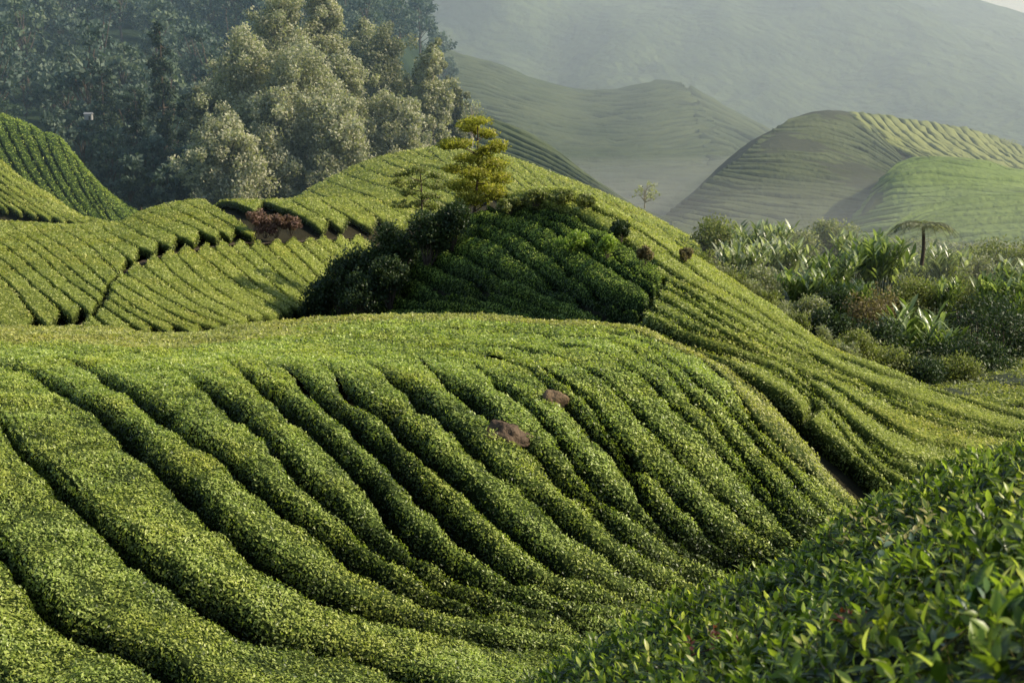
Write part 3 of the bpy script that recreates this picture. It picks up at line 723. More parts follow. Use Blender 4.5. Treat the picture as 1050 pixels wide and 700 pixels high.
contour_rows(RH3, [(890, 243), (960, 204), (1017, 195), (1110, 192)], [(862, 270), (900, 272), (1000, 270), (1110, 268)], 13, [M['tea_far_green'], M['tea_far_green']],
             'green tea row on the lowest far right hill, %s from its crest', 'tea rows on the lowest green hill')

# ---- middle far hill, small green ridge, big mountains
MF = Patch([
    [(360, 330, 200), (900, 330, 200)],
    [(360, 215, 260), (520, 225, 255), (700, 225, 250), (900, 225, 260)],
    [(360, 120, 330), (520, 130, 330), (600, 145, 330), (700, 150, 330), (790, 170, 320), (900, 215, 300)],
    [(360, 40, 420), (460, 52, 420), (510, 66, 420), (560, 84, 420), (600, 92, 425), (633, 91, 425), (680, 83, 425), (700, 85, 425), (720, 95, 420), (753, 113, 415), (787, 131, 405), (830, 165, 390), (900, 210, 370)],
    [(360, 80, 500), (680, 140, 510), (900, 250, 450)],
    [(360, 200, 600), (900, 300, 560)],
], crest=3, h=0)
MF.ground('middle_hillside', M['far_ground'], 360, 900, 180, 100, drop=1.1)
GR = Patch([
    [(380, 330, 140), (800, 330, 140)],
    [(380, 240, 160), (800, 250, 160)],
    [(380, 150, 180), (470, 160, 180), (560, 190, 176), (640, 220, 172), (800, 245, 168)],
    [(380, 70, 205), (470, 103, 203), (503, 120, 200), (537, 133, 197), (563, 149, 194), (590, 169, 190), (640, 204, 184), (690, 226, 180), (800, 240, 175)],
    [(380, 110, 230), (563, 190, 215), (800, 270, 195)],
    [(380, 240, 260), (800, 320, 230)],
], crest=3, h=0.5)
GR.ground('green_ridge', M['far_ground'], 380, 800, 100, 60, drop=0.5)
stuff = MB()
contour_rows_src = []
a = catmull([(440, 92), (503, 117), (563, 146), (640, 201), (690, 224)], 14); b = catmull([(440, 200), (503, 215), (563, 225), (640, 235), (690, 238)], 14)
for i in range(16):
    f0, f1 = i / 16, (i + 1) / 16
    hedge(GR, a * (1 - f0) + b * f0, a * (1 - f1) + b * f1, 0.3, 0.7, None, nv=6, seg=2.0, r=0.45, rough=0.12, mb=stuff)
# middle far hill rows join the same far mass
for (ga, gb, n) in (([(372, 44), (460, 50), (560, 82), (633, 89), (680, 80), (700, 82)], [(372, 195), (460, 205), (560, 215), (633, 215), (720, 215), (800, 215)], 34),
                    ([(702, 83), (722, 94), (755, 113), (790, 133), (850, 180)], [(730, 190), (755, 190), (790, 195), (820, 200), (870, 210)], 12)):
    a = catmull(ga, 20); b = catmull(gb, 20)
    for i in range(n):
        f0, f1 = i / n, (i + 1) / n
        w0 = np.stack([np.zeros(20), 2.2 * np.sin(np.linspace(0, 8, 20) + f0 * 7) * np.sin(np.pi * f0)], -1); w1 = np.stack([np.zeros(20), 2.2 * np.sin(np.linspace(0, 8, 20) + f1 * 7) * np.sin(np.pi * f1)], -1)
        hedge(MF, a * (1 - f0) + b * f0 + w0, a * (1 - f1) + b * f1 + w1, 0.25, 0.8, None, nv=5, seg=3.0, r=0.6, rough=0.45, mb=stuff)
M['tea_far_dim'] = leaf_mat('far hazy tea rows', [(0.0, (.035, .045, .025)), (.5, (.07, .088, .042)), (1.0, (.10, .12, .055))], patch=(.6, .7, .6), patch_scale=0.03, trans=0, rough=0.9, spec=0.05, bump=0.6, bump_scale=.6)  # darker than the other far tea, shaded hill face put into the colour
so_ = stuff.build('far_tea_rows', M['tea_far_dim'])
tag(so_, 'countless hazy tea rows covering the far middle hill and the ridge before it', 'tea rows', kind='stuff')
BM = Patch([
    [(-500, 420, 300), (500, 420, 300), (1600, 420, 300)],
    [(-500, 230, 470), (500, 230, 470), (1600, 240, 470)],
    [(-500, 120, 560), (300, 110, 560), (420, 125, 590), (520, 150, 560), (640, 60, 640), (760, 150, 560), (900, 60, 640), (1050, 120, 580), (1600, 150, 570)],
    [(-500, 0, 700), (300, -20, 700), (420, 30, 720), (520, 60, 660), (640, -10, 760), (760, 30, 680), (880, -5, 740), (1000, 50, 690), (1600, 90, 690)],
    [(-500, -160, 900), (300, -160, 900), (600, -120, 900), (850, -40, 880), (930, -12, 860), (965, 0, 850), (1000, 6, 840), (1050, 15, 830), (1150, 30, 820), (1600, 60, 800)],
    [(-500, 200, 1500), (1600, 200, 1500)],
], crest=4, h=0)
BM.ground('mountain', M['mountain'], -500, 1600, 300, 200, rough=9, rs=0.016)
FM = Patch([
    [(-300, 420, 110), (700, 420, 110)],
    [(-300, 240, 135), (60, 235, 135), (300, 235, 140), (700, 250, 160)],
    [(-300, 130, 180), (60, 160, 175), (160, 190, 165), (300, 170, 172), (450, 160, 180), (700, 240, 210)],
    [(-300, 40, 235), (60, 95, 225), (130, 84, 230), (200, 90, 230), (330, 60, 240), (450, 140, 230), (500, 215, 230), (700, 300, 230)],
    [(-300, -60, 320), (100, -20, 320), (330, -30, 325), (400, 10, 320), (440, 75, 310), (490, 190, 290), (700, 330, 260)],
    [(-300, -200, 420), (200, -180, 420), (340, -120, 410), (400, -20, 400), (440, 60, 370), (490, 175, 330), (700, 350, 290)],
    [(-300, 100, 700), (540, 300, 550), (700, 400, 450)],
], crest=5, h=0)
FM.ground('forest_hillside', M['forest_floor'], -300, 700, 160, 120, rough=2.0, rs=0.02)
# base ground, one sheet to the horizon
b = MB(); g = np.linspace(-4500, 4500, 41)
GX, GY = np.meshgrid(g, g + 3500, indexing='ij')
b.add(np.stack([GX, GY, np.full_like(GX, -25.0)], -1), q=grid_quads(41, 41))
tag(b.build('ground', M['far_ground']), kind='structure')

# ---- valley on the right
VG = Patch([
    [(640, 470, 44), (760, 470, 44), (900, 480, 42), (1120, 470, 40)],
    [(640, 330, 62), (760, 340, 60), (860, 390, 52), (950, 400, 50), (1120, 395, 50)],
    [(640, 285, 78), (760, 300, 74), (860, 330, 70), (950, 350, 66), (1120, 345, 64)],
    [(640, 262, 98), (760, 272, 95), (860, 285, 92), (950, 290, 90), (1120, 290, 88)],
    [(640, 248, 125), (1120, 262, 125)],
    [(640, 262, 165), (1120, 272, 165)],
], crest=4, h=0)
VG.ground('valley_ground', M['scrub'], 640, 1120, 120, 80, rough=0.35, rs=0.3)
RV = Patch([
    [(720, 600, 22.5), (960, 640, 22)],
    [(720, 450, 26.5), (800, 470, 26), (850, 500, 25.2), (900, 525, 24.6), (960, 560, 24)],
    [(720, 392, 30), (780, 405, 29.4), (820, 430, 28.4), (860, 468, 27.2), (905, 505, 26), (960, 540, 25)],
    [(720, 385, 32), (800, 400, 31), (860, 455, 29), (960, 530, 27)],
], crest=3, h=0)
RV.ground('path', M['ravine'], 720, 960, 60, 40, rough=0.12, rs=0.9, drop=0.75)
#VEG
# ---- boulders and bare soil on the near hill
def boulder(px, py, wpx, hpx, label, mat, ang=0.0, seed=0, lift=0.0, flat=0.45):
    P0 = FH.project(np.array([px, px + 2.0, px]), np.array([py, py, py - 2.0]))
    c = P0[0]; D = c[1]; rx = wpx / F * D * 0.5; rz = hpx / F * D * 0.5
    n = nrm(np.cross(P0[1] - c, P0[2] - c)); n = n if n[2] > 0 else -n
    b = MB(); nu, nv = 40, 26
    th = np.linspace(0, 2 * np.pi, nu); ph = np.linspace(0, np.pi, nv)
    T_, H_ = np.meshgrid(th, ph, indexing='ij')
    S = np.stack([np.sin(H_) * np.cos(T_), np.sin(H_) * np.sin(T_), np.cos(H_)], -1)
    S = S * (1 + 0.34 * fbm(S, 1.7, 4, seed))[..., None]
    ex = nrm(P0[1] - c); ey = nrm(np.cross(n, ex))
    ca, sa = math.cos(ang), math.sin(ang)
    e1 = ex * ca + ey * sa; e2 = -ex * sa + ey * ca
    V = e1 * (S[..., 0:1] * rx) + e2 * (S[..., 1:2] * rz * 1.6) + n * (S[..., 2:3] * flat)
    b.add(V.reshape(-1, 3), q=grid_quads(nu, nv))
    o = b.build('boulder', mat); o.location = c + n * lift
    tag(o, label, 'boulder')
M['boulder'] = ground_mat('boulder brown', (.05, .034, .022), (.17, .12, .08), scale=7, bump=0.05, bscale=18, c3=(.10, .075, .055))
M['boulder_pale'] = ground_mat('boulder tan', (.10, .065, .04), (.24, .17, .10), scale=7, bump=0.05, bscale=16, c3=(.10, .10, .04))
boulder(519, 444, 48, 27, 'dark reddish brown boulder half buried in a tea hedge, the larger and lower one', M['boulder'], ang=-0.75, seed=3, lift=-0.05, flat=0.20)
boulder(570, 406, 32, 24, 'smaller tan and brown boulder partly overgrown by tea leaves, upper one', M['boulder_pale'], ang=-0.7, seed=8, lift=-0.12, flat=0.20)

# ---- plant builders
def tube(mb, pts, radii, n=7, rnd=0.0, mat=0):
    pts = np.asarray(pts, float); d = nrm(np.gradient(pts, axis=0))
    ref = np.array([0.3, 0.9, 0.1]); s1 = nrm(np.cross(d, ref)); s2 = np.cross(d, s1)
    a = np.linspace(0, 2 * np.pi, n, endpoint=False)
    V = pts[:, None] + (s1[:, None] * np.cos(a)[None, :, None] + s2[:, None] * np.sin(a)[None, :, None]) * np.asarray(radii)[:, None, None]
    m = len(pts); i = np.arange(m - 1)[:, None] * n; j = np.arange(n)[None]; k = (j + 1) % n
    q = np.stack([i + j, i + n + j, i + n + k, i + k], -1).reshape(-1, 4)
    mb.add(V.reshape(-1, 3), q=q, rnd=rnd, mat=mat)

def limb(mb, a, b, ra, rb, sag=0.1, n=6, sides=6):
    a = np.asarray(a, float); b = np.asarray(b, float); t = np.linspace(0, 1, n)[:, None]
    p = a * (1 - t) + b * t; L = np.linalg.norm(b - a)
    p += np.sin(t * np.pi) * RG.normal(size=3) * sag * L * 0.3
    tube(mb, p, ra + (rb - ra) * t[:, 0], sides)

def cloud(mb, c, r, n, size, mat=0, up=0.4, aspect=0.6, hollow=0.35, rbase=None, droop=0.0):
    """leaves spread through an ellipsoid, densest towards its surface"""
    r = np.broadcast_to(np.asarray(r, float), (3,))
    d = nrm(RG.normal(size=(n, 3)))
    rad = hollow + (1 - hollow) * RG.random((n, 1))**0.55
    lump = 1 + 0.28 * vnoise(d * 2.2 + np.asarray(c), 1.0, 7)[:, None]
    X = np.asarray(c) + d * rad * lump * r
    s = size * RG.uniform(0.6, 1.3, (n, 1))
    dr = nrm(d * 0.6 + RG.normal(size=(n, 3)) * 0.7 + np.array([0, 0, up - droop]))
    sd = nrm(np.cross(dr, d + RG.normal(size=(n, 3)) * 0.5))
    V = np.stack([X - dr * s * .5, X + sd * s * aspect * .5, X + dr * s * .5, X - sd * s * aspect * .5], 1).reshape(-1, 3)
    base = 0.5 if rbase is None else rbase
    rn = np.clip(base + 0.14 * RG.normal(size=n) + 0.2 * d[:, 2] + 0.1 * d[:, 0], 0, 1)  # leaves coloured lighter on top and sunward side, light painted in
    mb.add(V, q=np.arange(n * 4).reshape(-1, 4), rnd=np.repeat(rn, 4), mat=mat)

def copy_tree(o, loc, rz=0.0, sc=1.0, parent=None):
    c = o.copy(); COL.objects.link(c)
    if parent is not None: c.parent = parent
    else: c.location = loc; c.rotation_euler = (0, 0, rz); c.scale = (sc, sc, sc)
    for ch in o.children: copy_tree(ch, None, parent=c)
    return c

M['bark'] = bark_mat('bark', (.06, .045, .03), (.14, .11, .08))
M['bark_pale'] = bark_mat('pale bark', (.22, .19, .15), (.40, .36, .29))
M['euc'] = leaf_mat('eucalyptus leaves', [(0, (.06, .07, .035)), (.35, (.24, .245, .15)), (.75, (.44, .43, .29)), (1, (.56, .54, .38))], trans=0.25, rough=0.5, spec=0.3)
M['euc_dark'] = leaf_mat('eucalyptus leaves darker', [(0, (.045, .055, .03)), (.5, (.17, .18, .10)), (1, (.36, .35, .21))], trans=0.2, rough=0.5, spec=0.3)
M['forest'] = leaf_mat('forest leaves', [(0, (.015, .030, .018)), (.5, (.075, .115, .085)), (1, (.17, .21, .15))], trans=0.15, rough=0.6, spec=0.2)  # forest leaf colour lightened and blued, haze painted in
M['forest2'] = leaf_mat('forest leaves greener', [(0, (.018, .035, .014)), (.5, (.09, .13, .075)), (1, (.19, .23, .13))], trans=0.15, rough=0.6, spec=0.2)
M['conifer'] = leaf_mat('conifer needles', [(0, (.008, .018, .010)), (.5, (.035, .055, .03)), (1, (.08, .11, .05))], trans=0.1, rough=0.6, spec=0.2)
M['yellow'] = leaf_mat('yellow green leaves', [(0, (.06, .07, .010)), (.4, (.23, .225, .04)), (.8, (.44, .40, .09)), (1, (.58, .48, .16))], trans=0.45, rough=0.45, spec=0.3)
M['bushdark'] = leaf_mat('dark bush leaves', [(0, (.010, .02, .007)), (.5, (.032, .055, .018)), (1, (.09, .13, .045))], trans=0.2, rough=0.5, spec=0.35)
M['bush'] = leaf_mat('bush leaves', [(0, (.05, .06, .018)), (.5, (.18, .20, .06)), (1, (.38, .39, .16))], trans=0.3, rough=0.5, spec=0.3)
M['bushgrey'] = leaf_mat('grey green shrub leaves', [(0, (.08, .085, .045)), (.5, (.25, .26, .14)), (1, (.46, .46, .29))], trans=0.3, rough=0.5, spec=0.3)
M['bushbrown'] = leaf_mat('dry brown shrub leaves', [(0, (.07, .05, .025)), (.5, (.19, .15, .075)), (1, (.32, .26, .15))], trans=0.25, rough=0.6, spec=0.2)
M['bushred'] = leaf_mat('dry reddish shrub leaves', [(0, (.07, .035, .025)), (.5, (.17, .10, .075)), (1, (.30, .20, .15))], trans=0.2, rough=0.6, spec=0.2)
M['cane'] = leaf_mat('cane leaves', [(0, (.06, .09, .025)), (.5, (.20, .26, .08)), (1, (.50, .54, .30))], trans=0.35, rough=0.28, spec=0.6)
M['cane_pale'] = leaf_mat('pale cane leaves', [(0, (.10, .13, .06)), (.5, (.36, .39, .22)), (1, (.68, .68, .50))], trans=0.35, rough=0.3, spec=0.6)
M['fern'] = leaf_mat('fern leaves', [(0, (.05, .10, .015)), (.5, (.10, .19, .03)), (1, (.18, .28, .06))], trans=0.4, rough=0.4, spec=0.4)

def make_euc(h, w, mat, seed, nclump=34, dens=1.0, top=0.25):
    root = empty('eucalyptus_tree'); tb = MB(); cb = MB()
    bend = RG.normal(size=2) * 0.04 * h
    zz = np.linspace(0, h * 0.95, 9); tr = np.stack([bend[0] * np.sin(zz / h * 2.2), bend[1] * np.sin(zz / h * 2), zz], -1)
    tube(tb, tr, np.linspace(h * 0.018, h * 0.003, 9), 8)
    for k in range(nclump):
        f = RG.uniform(0.16, 1.0); z = f * h
        prof = math.sin(min(1, (1.06 - f) / 0.75) * math.pi * 0.5)**0.8
        a = RG.uniform(0, 2 * np.pi); rr = w * 0.5 * prof * RG.uniform(0.35, 1.0)
        base = np.array([np.interp(z * 0.82, zz, tr[:, 0]), np.interp(z * 0.82, zz, tr[:, 1]), z * 0.82])
        c = np.array([base[0] + rr * math.cos(a), base[1] + rr * math.sin(a), z])
        limb(tb, base, c, h * 0.006, h * 0.0015, 0.15, 5, 4)
        r = w * RG.uniform(0.14, 0.22)
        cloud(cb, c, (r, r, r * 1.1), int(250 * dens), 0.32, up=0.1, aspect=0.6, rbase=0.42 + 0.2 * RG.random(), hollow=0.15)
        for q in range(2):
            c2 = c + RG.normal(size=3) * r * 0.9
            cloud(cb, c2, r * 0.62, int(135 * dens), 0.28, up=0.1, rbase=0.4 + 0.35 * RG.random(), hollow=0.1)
    tb.build('trunk', M['bark_pale'], root); cb.build('crown', mat, root)
    return root

def ground_z(P, px, py):
    return P.project(np.array([px]), np.array([py]))[0]

# ---- eucalyptus grove behind the upper hill
def px2(px, py, D): return pt(np.array([px]), np.array([py]), np.array([D]))[0]
euc = []
def put_euc(i, px, top, basey, D, wpx, label, mat='euc'):
    t = px2(px, top, D); g = px2(px, basey, D)
    h = t[2] - g[2]; w = wpx / F * D * 1.25
    o = make_euc(h, w, M[mat], i, nclump=int(38 + h * 1.2), dens=1.15)
    o.location = g; tag(o, label, 'tree', 'eucalyptus grove behind the hill')
E = [
    (240, 128, 232, 122, 62, 'small pale eucalyptus tree in front at the left foot of the grove', 'euc'),
    (252, 45, 232, 135, 66, 'tall pale eucalyptus tree at the left of the grove with a lit rounded crown', 'euc'),
    (293, 4, 232, 142, 62, 'tallest dark topped eucalyptus tree near the middle of the grove', 'euc'),
    (338, -14, 232, 146, 44, 'eucalyptus tree whose crown leaves the top of the picture', 'euc'),
    (322, 62, 230, 132, 84, 'broad pinkish lit eucalyptus tree in the front of the grove', 'euc'),
    (366, 66, 225, 138, 56, 'pale eucalyptus tree just left of the darker right hand group', 'euc'),
    (285, 100, 232, 128, 56, 'lower eucalyptus tree filling the front centre of the grove', 'euc'),
    (398, 42, 220, 158, 60, 'darker eucalyptus tree in the right hand group of the grove', 'euc_dark'),
    (380, 38, 220, 166, 44, 'dark eucalyptus tree standing behind the grove gap', 'euc_dark'),
    (425, 68, 215, 160, 40, 'shaded eucalyptus tree left of the slender pale crown', 'euc_dark'),
    (449, 54, 210, 150, 36, 'slender pale crowned eucalyptus tree at the right end of the grove', 'euc'),
    (463, 92, 210, 156, 28, 'short eucalyptus tree at the extreme right edge of the grove', 'euc_dark'),
    (216, 95, 235, 140, 44, 'shaded eucalyptus tree on the left flank of the grove', 'euc_dark'),
    (345, 118, 225, 128, 60, 'low leafy eucalyptus tree right behind the hill crest', 'euc'),
    (405, 112, 215, 138, 54, 'low eucalyptus tree behind the pale hill top', 'euc'),
]
for i, e in enumerate(E): put_euc(i, *e)

# ---- dark trees of the shaded valley at the left
def make_round(h, w, mat, bark, n=22, size=0.7, per=55, name='forest_tree', low=0.3, trunk=0.02):
    root = empty(name); tb = MB(); cb = MB()
    zz = np.linspace(0, h * 0.8, 6); tr = np.stack([0.02 * h * np.sin(zz), 0.02 * h * np.cos(zz * 1.3), zz], -1)
    tube(tb, tr, np.linspace(h * trunk, h * trunk * 0.3, 6), 6)
    for k in range(n):
        f = RG.uniform(low, 0.95); prof = math.sqrt(max(0.05, 1 - ((f - 0.55) / 0.5)**2))
        a = RG.uniform(0, 2 * np.pi); rr = w * 0.38 * prof * RG.uniform(0.3, 1)
        c = np.array([rr * math.cos(a), rr * math.sin(a), f * h])
        limb(tb, (0, 0, f * h * 0.6), c, h * 0.008, h * 0.002, 0.1, 4, 4)
        r = w * RG.uniform(0.12, 0.2)
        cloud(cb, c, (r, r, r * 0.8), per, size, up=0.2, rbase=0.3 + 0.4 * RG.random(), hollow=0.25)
    tb.build('trunk', bark, root); cb.build('crown', mat, root)
    return root
def make_conifer(h, w, name='conifer_tree', tiers=13, per=60, size=0.45):
    root = empty(name); tb = MB(); cb = MB()
    zz = np.linspace(0, h, 8); tube(tb, np.stack([0 * zz, 0 * zz, zz], -1), np.linspace(h * .014, h * .002, 8), 7)
    for k in range(tiers):
        f = 0.25 + 0.75 * k / (tiers - 1)
        rad = w * 0.5 * (1.15 - f)**0.6 if f < 0.85 else w * 0.3
        m = 6 if f < 0.9 else 4
        for j in range(m):
            a = RG.uniform(0, 2 * np.pi); L_ = rad * RG.uniform(0.6, 1.0)
            e = np.array([L_ * math.cos(a), L_ * math.sin(a), f * h - 0.06 * h * RG.random()])
            limb(tb, (0, 0, f * h * 0.97), e, h * .004, h * .001, 0.1, 4, 4)
            cloud(cb, e * [0.75, 0.75, 1], (L_ * 0.42, L_ * 0.42, h * 0.03), per, size, up=0.3, aspect=0.4, hollow=0.0, rbase=0.45)
    tb.build('trunk', M['bark'], root); cb.build('crown', M['conifer'], root)
    return root
def put(o, px, top, base, D, label, cat='tree', group=None):
    o.location = px2(px, base, D); return tag(o, label, cat, group)
def hw(top, base, wpx, D): return (px2(525, top, D)[2] - px2(525, base, D)[2]), wpx / F * D
for (px, top, base, D, wp, lab) in [
    (173, 28, 235, 150, 44, 'tall dark conifer with a narrow crown, left of the eucalyptus grove'),
    (112, 72, 225, 165, 46, 'dark flat tiered conifer above the shaded left valley'),
    (145, 92, 230, 152, 48, 'dark conifer between the tallest one and the green clearing'),
    (198, 100, 235, 148, 44, 'dark conifer squeezed against the left side of the grove')]:
    h, w_ = hw(top, base, wp, D); put(make_conifer(h, w_), px, top, base, D, lab, 'tree', 'dark conifers by the grove')
for (px, top, base, D, wp, lab) in [
    (118, 132, 236, 140, 56, 'shadowy round tree above the deep green left hill'),
    (160, 138, 240, 138, 60, 'shadowy round tree in the middle of the dark valley'),
    (200, 150, 240, 132, 58, 'shadowy round tree beside the small pale eucalyptus'),
    (135, 160, 240, 130, 48, 'low shadowy tree at the bottom of the dark valley'),
    (175, 168, 240, 126, 50, 'low shadowy tree behind the left middle hill crest'),
    (88, 118, 225, 150, 44, 'shadowy tree behind the step of the dark left hill'),
    (60, 105, 220, 160, 42, 'grey green tree rising behind the dark left hill')]:
    h, w_ = hw(top, base, wp, D)
    put(make_round(h, w_, M['forest'], M['bark'], n=26, size=0.5, per=60, name='valley_tree'), px, top, base, D, lab, 'tree', 'shadowy trees in the left valley')

# ---- forest on the mountainside, each tree its own copy
protos = [make_round(14, 11, M['forest'], M['bark'], n=20, size=0.95, per=42), make_round(16, 9, M['forest2'], M['bark'], n=18, size=0.9, per=42),
          make_round(12, 13, M['forest'], M['bark'], n=22, size=0.95, per=40), make_round(18, 9, M['forest'], M['bark'], n=18, size=0.85, per=42, low=0.35, trunk=.012),
          make_round(11, 10, M['forest2'], M['bark'], n=18, size=0.85, per=40)]
fl_ = 'dark rounded tree in the dense hazy forest on the upper left mountainside'
used = set(); cnt = 0
spots = []
for k in range(9000):
    px = RG.uniform(-40, 500); t = 1.9 + 3.1 * RG.random()**1.15
    a, D = FM.at(np.array([px]), np.array([t])); a, D = a[0], D[0]
    if a > 205 or a < -12: continue
    if 215 < px < 430 and a > 70: continue
    if px > 455 and a > 110 : continue
    if px > 395 + (60 - a) * 0.15 and a > 60 and D < 300: continue
    if 84 < px < 160 and 46 < a < 112 and D > 185: continue
    sp = 1000.0 / D * 4.6
    if any(abs(px - q[0]) < sp * 1.15 and abs(a - q[1]) < sp * 0.62 for q in spots): continue
    spots.append((px, a, D))
    if len(spots) >= 285: break
for (px, a, D) in spots:
    k = int(RG.integers(5)); g = px2(px, a, D); g[2] -= 0.6
    if k not in used:
        used.add(k); o = protos[k]; o.location = g
    else: o = copy_tree(protos[k], g, RG.uniform(0, 6.28), RG.uniform(0.6, 0.95))
    tag(o, fl_, 'tree', 'forest trees on the mountainside')
for k in range(5):
    if k not in used:
        for ch in list(protos[k].children): bpy.data.objects.remove(ch)
        bpy.data.objects.remove(protos[k])
# clearing with a small hut
CLR = Patch([[(70, 130, 195), (170, 130, 195)], [(70, 92, 212), (88, 84, 212), (120, 78, 212), (158, 76, 212), (170, 80, 212)],
             [(70, 80, 232), (88, 62, 236), (105, 50, 240), (125, 44, 241), (145, 46, 241), (158, 60, 236), (170, 80, 230)], [(70, 110, 255), (170, 110, 255)]], crest=2, h=0.5)
CLR.ground('clearing', M['far_ground'], 72, 168, 40, 30, drop=0.5)
contour_rows(CLR, [(90, 60), (106, 49), (125, 43), (145, 45), (157, 57)], [(82, 86), (100, 82), (125, 78), (150, 76), (164, 78)], 7, [M['tea_far_dim'], M['tea_far_green']],
             'pale tea row in the small forest clearing, %s below its top', 'tea rows in the forest clearing', gap=0.35, seg=2.5)
def box(mb, c, s, rnd=0.0, mat=0):
    c = np.asarray(c, float); s = np.asarray(s, float) / 2
    v = np.array([[x, y, z] for x in (-1, 1) for y in (-1, 1) for z in (-1, 1)]) * s + c
    mb.add(v, q=[[0, 1, 3, 2], [4, 6, 7, 5], [0, 4, 5, 1], [2, 3, 7, 6], [0, 2, 6, 4], [1, 5, 7, 3]], rnd=rnd, mat=mat)
M['white'] = ground_mat('whitewashed wall', (.25, .25, .23), (.36, .36, .34), scale=1, bump=0.01)
M['roof'] = ground_mat('grey roof sheet', (.16, .17, .18), (.26, .27, .28), scale=2, bump=0.02)
M['door'] = ground_mat('dark door', (.05, .04, .03), (.08, .06, .05), scale=3, bump=0.01)
hut = empty('hut', px2(91, 123, 148)); hut.scale = (.34, .34, .32); tag(hut, 'tiny white hut half hidden among trees above the dark left hill', 'hut')
b = MB(); box(b, (0, 0, 0.9), (2.2, 1.8, 1.8)); b.build('wall', M['white'], hut, smooth=False)
b = MB(); b.add([(-1.3, -1.1, 1.8), (1.3, -1.1, 1.8), (1.3, 0, 2.4), (-1.3, 0, 2.4), (-1.3, 1.1, 1.8), (1.3, 1.1, 1.8)], q=[[0, 1, 2, 3], [3, 2, 5, 4]], t=[[0, 3, 4], [1, 5, 2]]); b.build('roof', M['roof'], hut, smooth=False)
b = MB(); box(b, (0.5, -0.93, 0.6), (0.4, 0.06, 1.2)); b.build('door', M['door'], hut, smooth=False)

# ---- bushes
def make_bush(w, h, mat, n=10, per=70, size=0.12, name='bush', base=0.5, up=0.3, aspect=0.55, branchmat=None):
    root = empty(name); tb = MB(); cb = MB()
    for k in range(n):
        a = RG.uniform(0, 2 * np.pi); rr = w * 0.34 * math.sqrt(RG.random()); f = RG.uniform(0.35, 0.85) * (1 - 0.4 * (rr / (w * .5))**2)
        c = np.array([rr * math.cos(a), rr * math.sin(a), f * h]); r = w * RG.uniform(0.16, 0.26)
        limb(tb, (c[0] * .15, c[1] * .15, -0.1 * h), c, w * 0.012, w * 0.004, 0.15, 4, 4)
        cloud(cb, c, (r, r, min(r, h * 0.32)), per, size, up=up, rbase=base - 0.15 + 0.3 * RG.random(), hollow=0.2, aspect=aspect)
    tb.build('branches', branchmat or M['bark'], root); cb.build('foliage', mat, root)
    return root
def bush(px, top, base, D, wpx, mat, label, group=None, n=14, per=110, size=None, name='bush', cat='bush', on=None, **k):
    if on: D = float(on.project(np.array([px * 1.0]), np.array([base * 1.0]))[0, 1])
    h, w_ = hw(top, base, wpx, D); size = size or 3.2 / F * D
    o = make_bush(w_, h, M[mat], n=n, per=per, size=size, name=name, **k); put(o, px, top, base, D, label, cat, group); return o
G1 = 'dark bushes at the left foot of the mound'
for (px, t, b_, D, w_, lab) in [
    (331, 286, 334, 43.5, 44, 'dark bush at the lowest left tip of the mound'),
    (352, 262, 325, 45, 54, 'large dark bush on the left slope of the mound, second from its tip'),
    (378, 242, 305, 47, 56, 'tall dark bush in the middle of the left mound slope'),
    (408, 226, 285, 49, 50, 'dark bush below the slim tree on the mound'),
    (438, 214, 268, 50.5, 46, 'dark bush between the slim tree and the yellow green tree'),
    (372, 282, 330, 44, 48, 'dark bush in front of the shaded rows at the mound foot'),
    (400, 262, 310, 45.5, 40, 'dark bush nearest the shaded rows of the mound'),
    (464, 206, 250, 51, 36, 'dark bush under the yellow green tree, left side')]:
    bush(px, t - 4, b_ + 2, D, w_ * 1.12, 'bushdark', lab, G1, n=26, per=200, on=MD)
for (px, t, b_, D, w_, m_, lab) in [
    (520, 194, 216, 51.5, 30, 'bush', 'small green bush on the mound crest just right of the tree'),
    (550, 187, 208, 51.5, 30, 'bush', 'small green bush on the mound crest, left of its highest point'),
    (578, 186, 206, 51.5, 30, 'bush', 'low bush on the highest point of the mound'),
    (604, 192, 211, 51, 28, 'bush', 'low bush on the mound crest, right of its highest point'),
    (627, 240, 262, 46.5, 26, 'tea_dark', 'round clipped bush among the tea right of the mound top'),
    (640, 225, 246, 47.8, 30, 'bushdark', 'dark bush near the bare brown spot on the mound'),
    (662, 250, 268, 45.6, 16, 'bushbrown', 'small brown dry shrub on the right shoulder of the mound'),
    (590, 236, 256, 46.5, 34, 'tea_dark', 'overgrown deep green bush in the shaded mound rows'),
    (703, 254, 266, 47, 12, 'bushbrown', 'tiny brown shrub on the skyline slope right of the mound')]:
    bush(px + random.uniform(-4, 4), t + (7 if 'crest' in lab or 'highest' in lab else 0), b_ + 2, D, w_ * random.uniform(.8, 1.3), m_, lab, None, n=10, per=170, on=MD)
for (px, t, b_, w_, lab) in [(262, 213, 236, 26, 'dry reddish shrub at the left of the bare patch on the middle hill'), (283, 216, 242, 26, 'pinkish dry shrub at the right of the bare patch on the middle hill'),
    (298, 220, 240, 22, 'small dry shrub at the far right end of the bare patch'), (272, 226, 243, 24, 'low dry shrub in front on the bare patch by the path')]:
    bush(px, t, b_, 66, w_, 'bushred', lab, 'dry shrubs on the middle hill', n=10, per=90)

